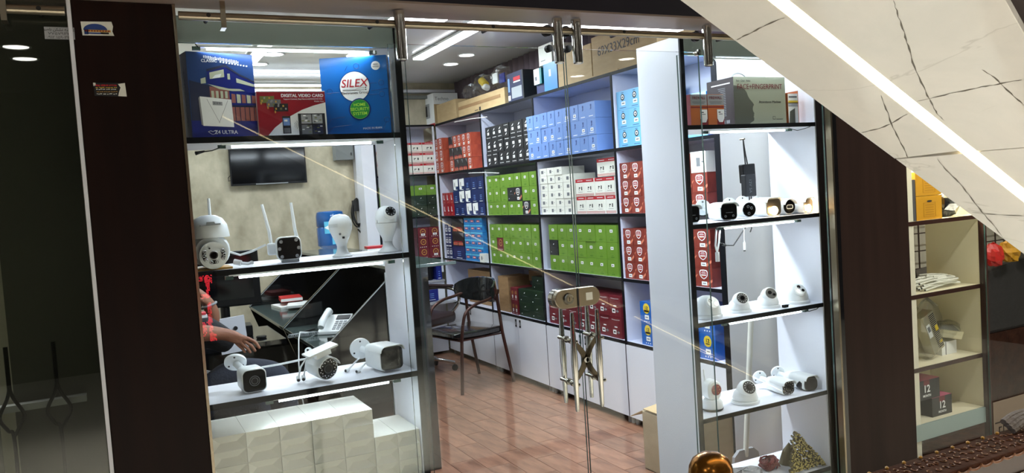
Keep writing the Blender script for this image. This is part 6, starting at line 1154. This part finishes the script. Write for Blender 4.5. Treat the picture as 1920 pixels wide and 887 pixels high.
# ================================================================== BALUSTRADE AND NEWEL KNOB NEAR THE CAMERA
t = thing('carved_balustrade', (0, -1.385, .9), 'carved reddish brown wooden rail with scalloped edge, bottom right corner', 'railing')
MB().box((1.1, -.045, -.012), (2.7, .060, 0), 'wood_carved').build('top_board', t, bevel=.003)
m = MB()
for k in range(38):
    x = 1.12 + .042 * k; m.tube([(x + .021 * math.cos(a), -.046 + .0 * a, -.004 - .012 * math.sin(a) * .7) for a in [PI * j / 8 for j in range(9)]], .003, 'wood_highlight', 6)
m.build('scalloped_edge', t, smooth=True)
random.seed(2); m = MB()
for lane, y0 in enumerate((.034, .008, -.020)):
    for k in range(62):
        x = 1.115 + .0255 * k + .012 * (lane % 2); sg = 1 if (k + lane) % 2 else -1; a0 = random.uniform(0, 6)
        m.tube([(x + (.002 + .0011 * q) * math.cos(a0 + sg * q * .7), y0 + (.002 + .0011 * q) * math.sin(a0 + sg * q * .7), .0015) for q in range(8)], .0015, 'wood_highlight', 5)
m.build('carved_scrolls', t, smooth=True)
for k in range(26): MB().lathe([(0, 0), (.004, 0), (.0045, .004), (0, .007)], 'gold', 8).build('brass_stud', t, loc=(1.15 + .06 * k, .052, .0))
MB().box((1.1, -.04, -.062), (2.7, -.022, -.0125), 'wood_dark').build('apron', t)
for x in (1.45, 1.835, 2.22, 2.6): MB().box((x - .018, -.042, -.9), (x + .016, -.012, -.0625), 'wood_dark').build('post', t)
MB().box((1.1, -.04, -.75), (2.7, -.02, -.70), 'wood_dark').build('lower_rail', t)
m = MB(); random.seed(6)
for k in range(24): x = 1.875 + .006 * k; m.tube([(x, -.046, -.062), (x + random.uniform(-.003, .003), -.05, -.14), (x + random.uniform(-.004, .004), -.048, -.21 - random.uniform(0, .03))], .0035, 'fringe', 5)
for k in range(12): p = (1.89 + random.random() * .11, -.053, -.12 - random.random() * .1); m.box(p, (p[0] + .003, p[1] + .002, p[2] + .004), 'paper')
o = m.build('fringed_cloth', t)
m = MB()
for k in range(4): m.tube(smooth_pts([(2.02 + .0 * k, .03 + .008 * k, .008 + .006 * k), (2.08, .03 + .01 * k, .022 + .004 * k), (2.16, .035 + .008 * k, .02 + .004 * k), (2.3, .03 + .008 * k, .012 + .003 * k)], 5), .008, 'cloth_grey', 8)
tag(m.build('grey_cloth', loc=(0, -1.385, .9), smooth=True), 'grey rolled cloth lying on the carved rail at the right edge', 'cloth')
t = thing('newel_knob', (.84, -1.58, 0), 'worn round brass knob on a post at the bottom edge', 'knob')
MB().lathe([(0, 1.075), (.014, 1.078), (.026, 1.09), (.0355, 1.108), (.0365, 1.12), (.035, 1.134), (.029, 1.146), (.018, 1.154), (.008, 1.157), (0, 1.157)], 'brass', 40).build('ball', t, smooth=True)
random.seed(8); m = MB(); cc = Vector((0, 0, 1.12))
for (a, e, r) in ((-2.2, 1.0, .009), (-2.6, .8, .006), (-1.6, 1.25, .005), (-.9, 1.05, .004), (-1.9, .72, .005), (-1.2, .8, .002), (-.5, .95, .003)):
    d = Vector((math.cos(a) * math.cos(e), math.sin(a) * math.cos(e), math.sin(e))); u = d.orthogonal().normalized(); v = d.cross(u); vs = []
    for k in range(11): q = r * random.uniform(.6, 1.3); p = d * .037 + u * q * math.cos(2 * PI * k / 11) + v * q * math.sin(2 * PI * k / 11); vs.append(cc + p.normalized() * .0371)
    m.add(vs, [tuple(range(11))], 'brass_chip')
m.build('chipped_patches', t); MB().lathe([(0, 0), (.03, 0), (.03, 1.05), (.02, 1.06), (.022, 1.072), (0, 1.076)], 'wood_dark', 20).build('post', t, smooth=True)
# ================================================================== STICKERS
t = thing('glass_sticker', (-.088, -.0765, 2.121), 'white sticker with Persian writing and phone numbers on the dark glass', 'sticker')
MB().box((-.0365, -.0006, -.0165), (.036, 0, .0165), 'led_ring').build('sticker_sheet', t)
text('lettering', '\ufeae\ufebb\ufe8e\ufee7 \ufee6\ufb91\ufeb8\ufee7 \ufeea\ufeb8\ufbff\ufeb7', .0105, 'ink', t, (0, -.0012, .0095), bold=.0001)
text('lettering', '\u06f7\u06f7\u06f5\u06f7\u06f9\u06f3\u06f2\u06f1', .0105, 'ink', t, (0, -.0012, -.0015), xs=1.3); text('lettering', '\u06f0\u06f9\u06f1\u06f2 \u06f1\u06f5\u06f9\u06f0\u06f3\u06f3\u06f3', .0105, 'ink', t, (0, -.0012, -.0118), xs=1.15)
MB().tube([(-.033, -.0008, -.0145), (.0325, -.0008, -.0145), (.0325, -.0008, .0145), (-.033, -.0008, .0145), (-.033, -.0008, -.0145)], .0003, 'ink_grey', 4).build('frame_line', t)
t = thing('panel_sticker', (.005, -.077, 2.136), 'worn white sticker with blue arch on the dark panel, upper', 'sticker')
MB().prism([(-.038, -.019), (.041, -.018), (.037, -.006), (.040, .008), (.037, .021), (-.040, .019)], -.0006, 0, 'white_card').build('sticker_sheet', t)
m = MB(); m.deco([(.0 + .03 * math.cos(a) - .005, -.004 + .018 * math.sin(a)) for a in [PI * k / 12 for k in range(13)]], 'sky_dk', -.0009); m.rect(0, -.006, .066, .006, 'gold', -.0012); m.rect(-.006, -.0125, .04, .004, 'sky_dk', -.0012); m.rect(-.028, -.009, .01, .014, 'sky_dk', -.0012); m.rect(.018, -.012, .02, .005, 'ink', -.0012)
for k in range(9): m.rect(-.028 + .007 * k, -.006, .004, .0035, 'fire_red', -.0014)
m.build('print', t)
t = thing('panel_sticker', (.024, -.077, 1.967), 'torn dark sticker with red Persian heading on the dark panel, lower', 'sticker')
MB().prism([(-.041, -.017), (.040, -.0195), (.038, .019), (-.042, .0195)], -.0005, 0, 'box_black').build('sticker_sheet', t)
m = MB(); random.seed(12)
m.deco([(.018, -.018), (.040, -.0195), (.038, .019), (.020, .016), (.026, .006), (.022, -.004)], 'white_card', -.0008); m.deco([(-.042, .010), (-.036, .012), (-.036, .019), (-.042, .0195)], 'white_card', -.0008)
for r_, (z, mt) in enumerate(((.012, 'ink_red'), (.006, 'yellow'), (.001, 'paper'), (-.006, 'gold'), (-.012, 'paper'))):
    x = -.034
    while x < .018: ww = random.uniform(.002, .006); m.rect(x, z + random.uniform(-.0006, .0006), ww, .0018 if r_ else .004, mt, -.0009); x += ww + .0016
m.build('print', t)

# reflected ledge and railing modelled as objects behind the tinted glass, and thin cords below the far shelves
tag(MB().box((-.9, .075, 1.069), (-.113, .11, 1.088), 'white_lam').build('ledge'), 'white ledge imitating a reflection, modelled behind the dark tinted glass at left', 'ledge')
t = thing('reflected_railing', (0, .066, 1.0), 'wrought iron railing with forked bars imitating a reflection, modelled behind dark glass', 'railing')
for x in (-.185, -.303, -.42):
    MB().tube([(x, 0, .26), (x, 0, .125)], .006, 'black_plastic', 8).tube(smooth_pts([(x, 0, .14), (x - .008, 0, .11), (x - .03, 0, .06), (x - .012, 0, .02), (x, 0, 0), (x, 0, -.16)]), .005, 'black_plastic', 8).tube(smooth_pts([(x, 0, .14), (x + .008, 0, .11), (x + .03, 0, .06), (x + .012, 0, .02), (x, 0, 0)]), .005, 'black_plastic', 8).build('forked_bar', t)
for z, (a, b), lab in ((H4 - .035, (4.45, 3.72), 'thin white cord under the top shelf above orange cartons'), (H3 - .035, (4.20, 3.55), 'thin white cord under the shelf above navy cartons')):
    tag(MB().tube([(2.99, a, z), (2.99, (a + b) / 2, z - .012), (2.99, b, z - .035)], .0035, 'paper', 6).build('cord'), lab, 'cord')
# red running text display in the corridor behind the viewer, seen mirrored in the left pane
t = thing('led_text_display', (.545, -3.59, .68), 'upright red dot display in the corridor, mirrored over the seated man', 'sign')
MB().box((-.10, -.03, -.03), (.09, -.004, .52), 'black_plastic').build('casing', t)
random.seed(14); m = MB()
for i in range(46):
    for j in range(3 if 4 < i < 40 else 5):
        if random.random() < .78 and i not in (27, 28, 29): m.box((.012 + .0095 * j, -.0035, .0 + .0105 * i), (.0185 + .0095 * j, -.001, .007 + .0105 * i), 'led_red')
for r0, r1, c0, c1 in ((41, 46, -7, 2), (30, 33, -3, 2), (4, 14, -7, -1), (12, 15, -1, 1)):
    for i in range(r0, r1):
        for j in range(c0, c1):
            if random.random() < .65: m.box((.006 + .0095 * j, -.0035, .0105 * i), (.0125 + .0095 * j, -.001, .007 + .0105 * i), 'led_red')
m.build('lit_dots', t)['kind'] = 'stuff'; MB().box((-.03, -.03, -.68), (-.01, -.01, -.031), 'black_plastic').build('stand', t)
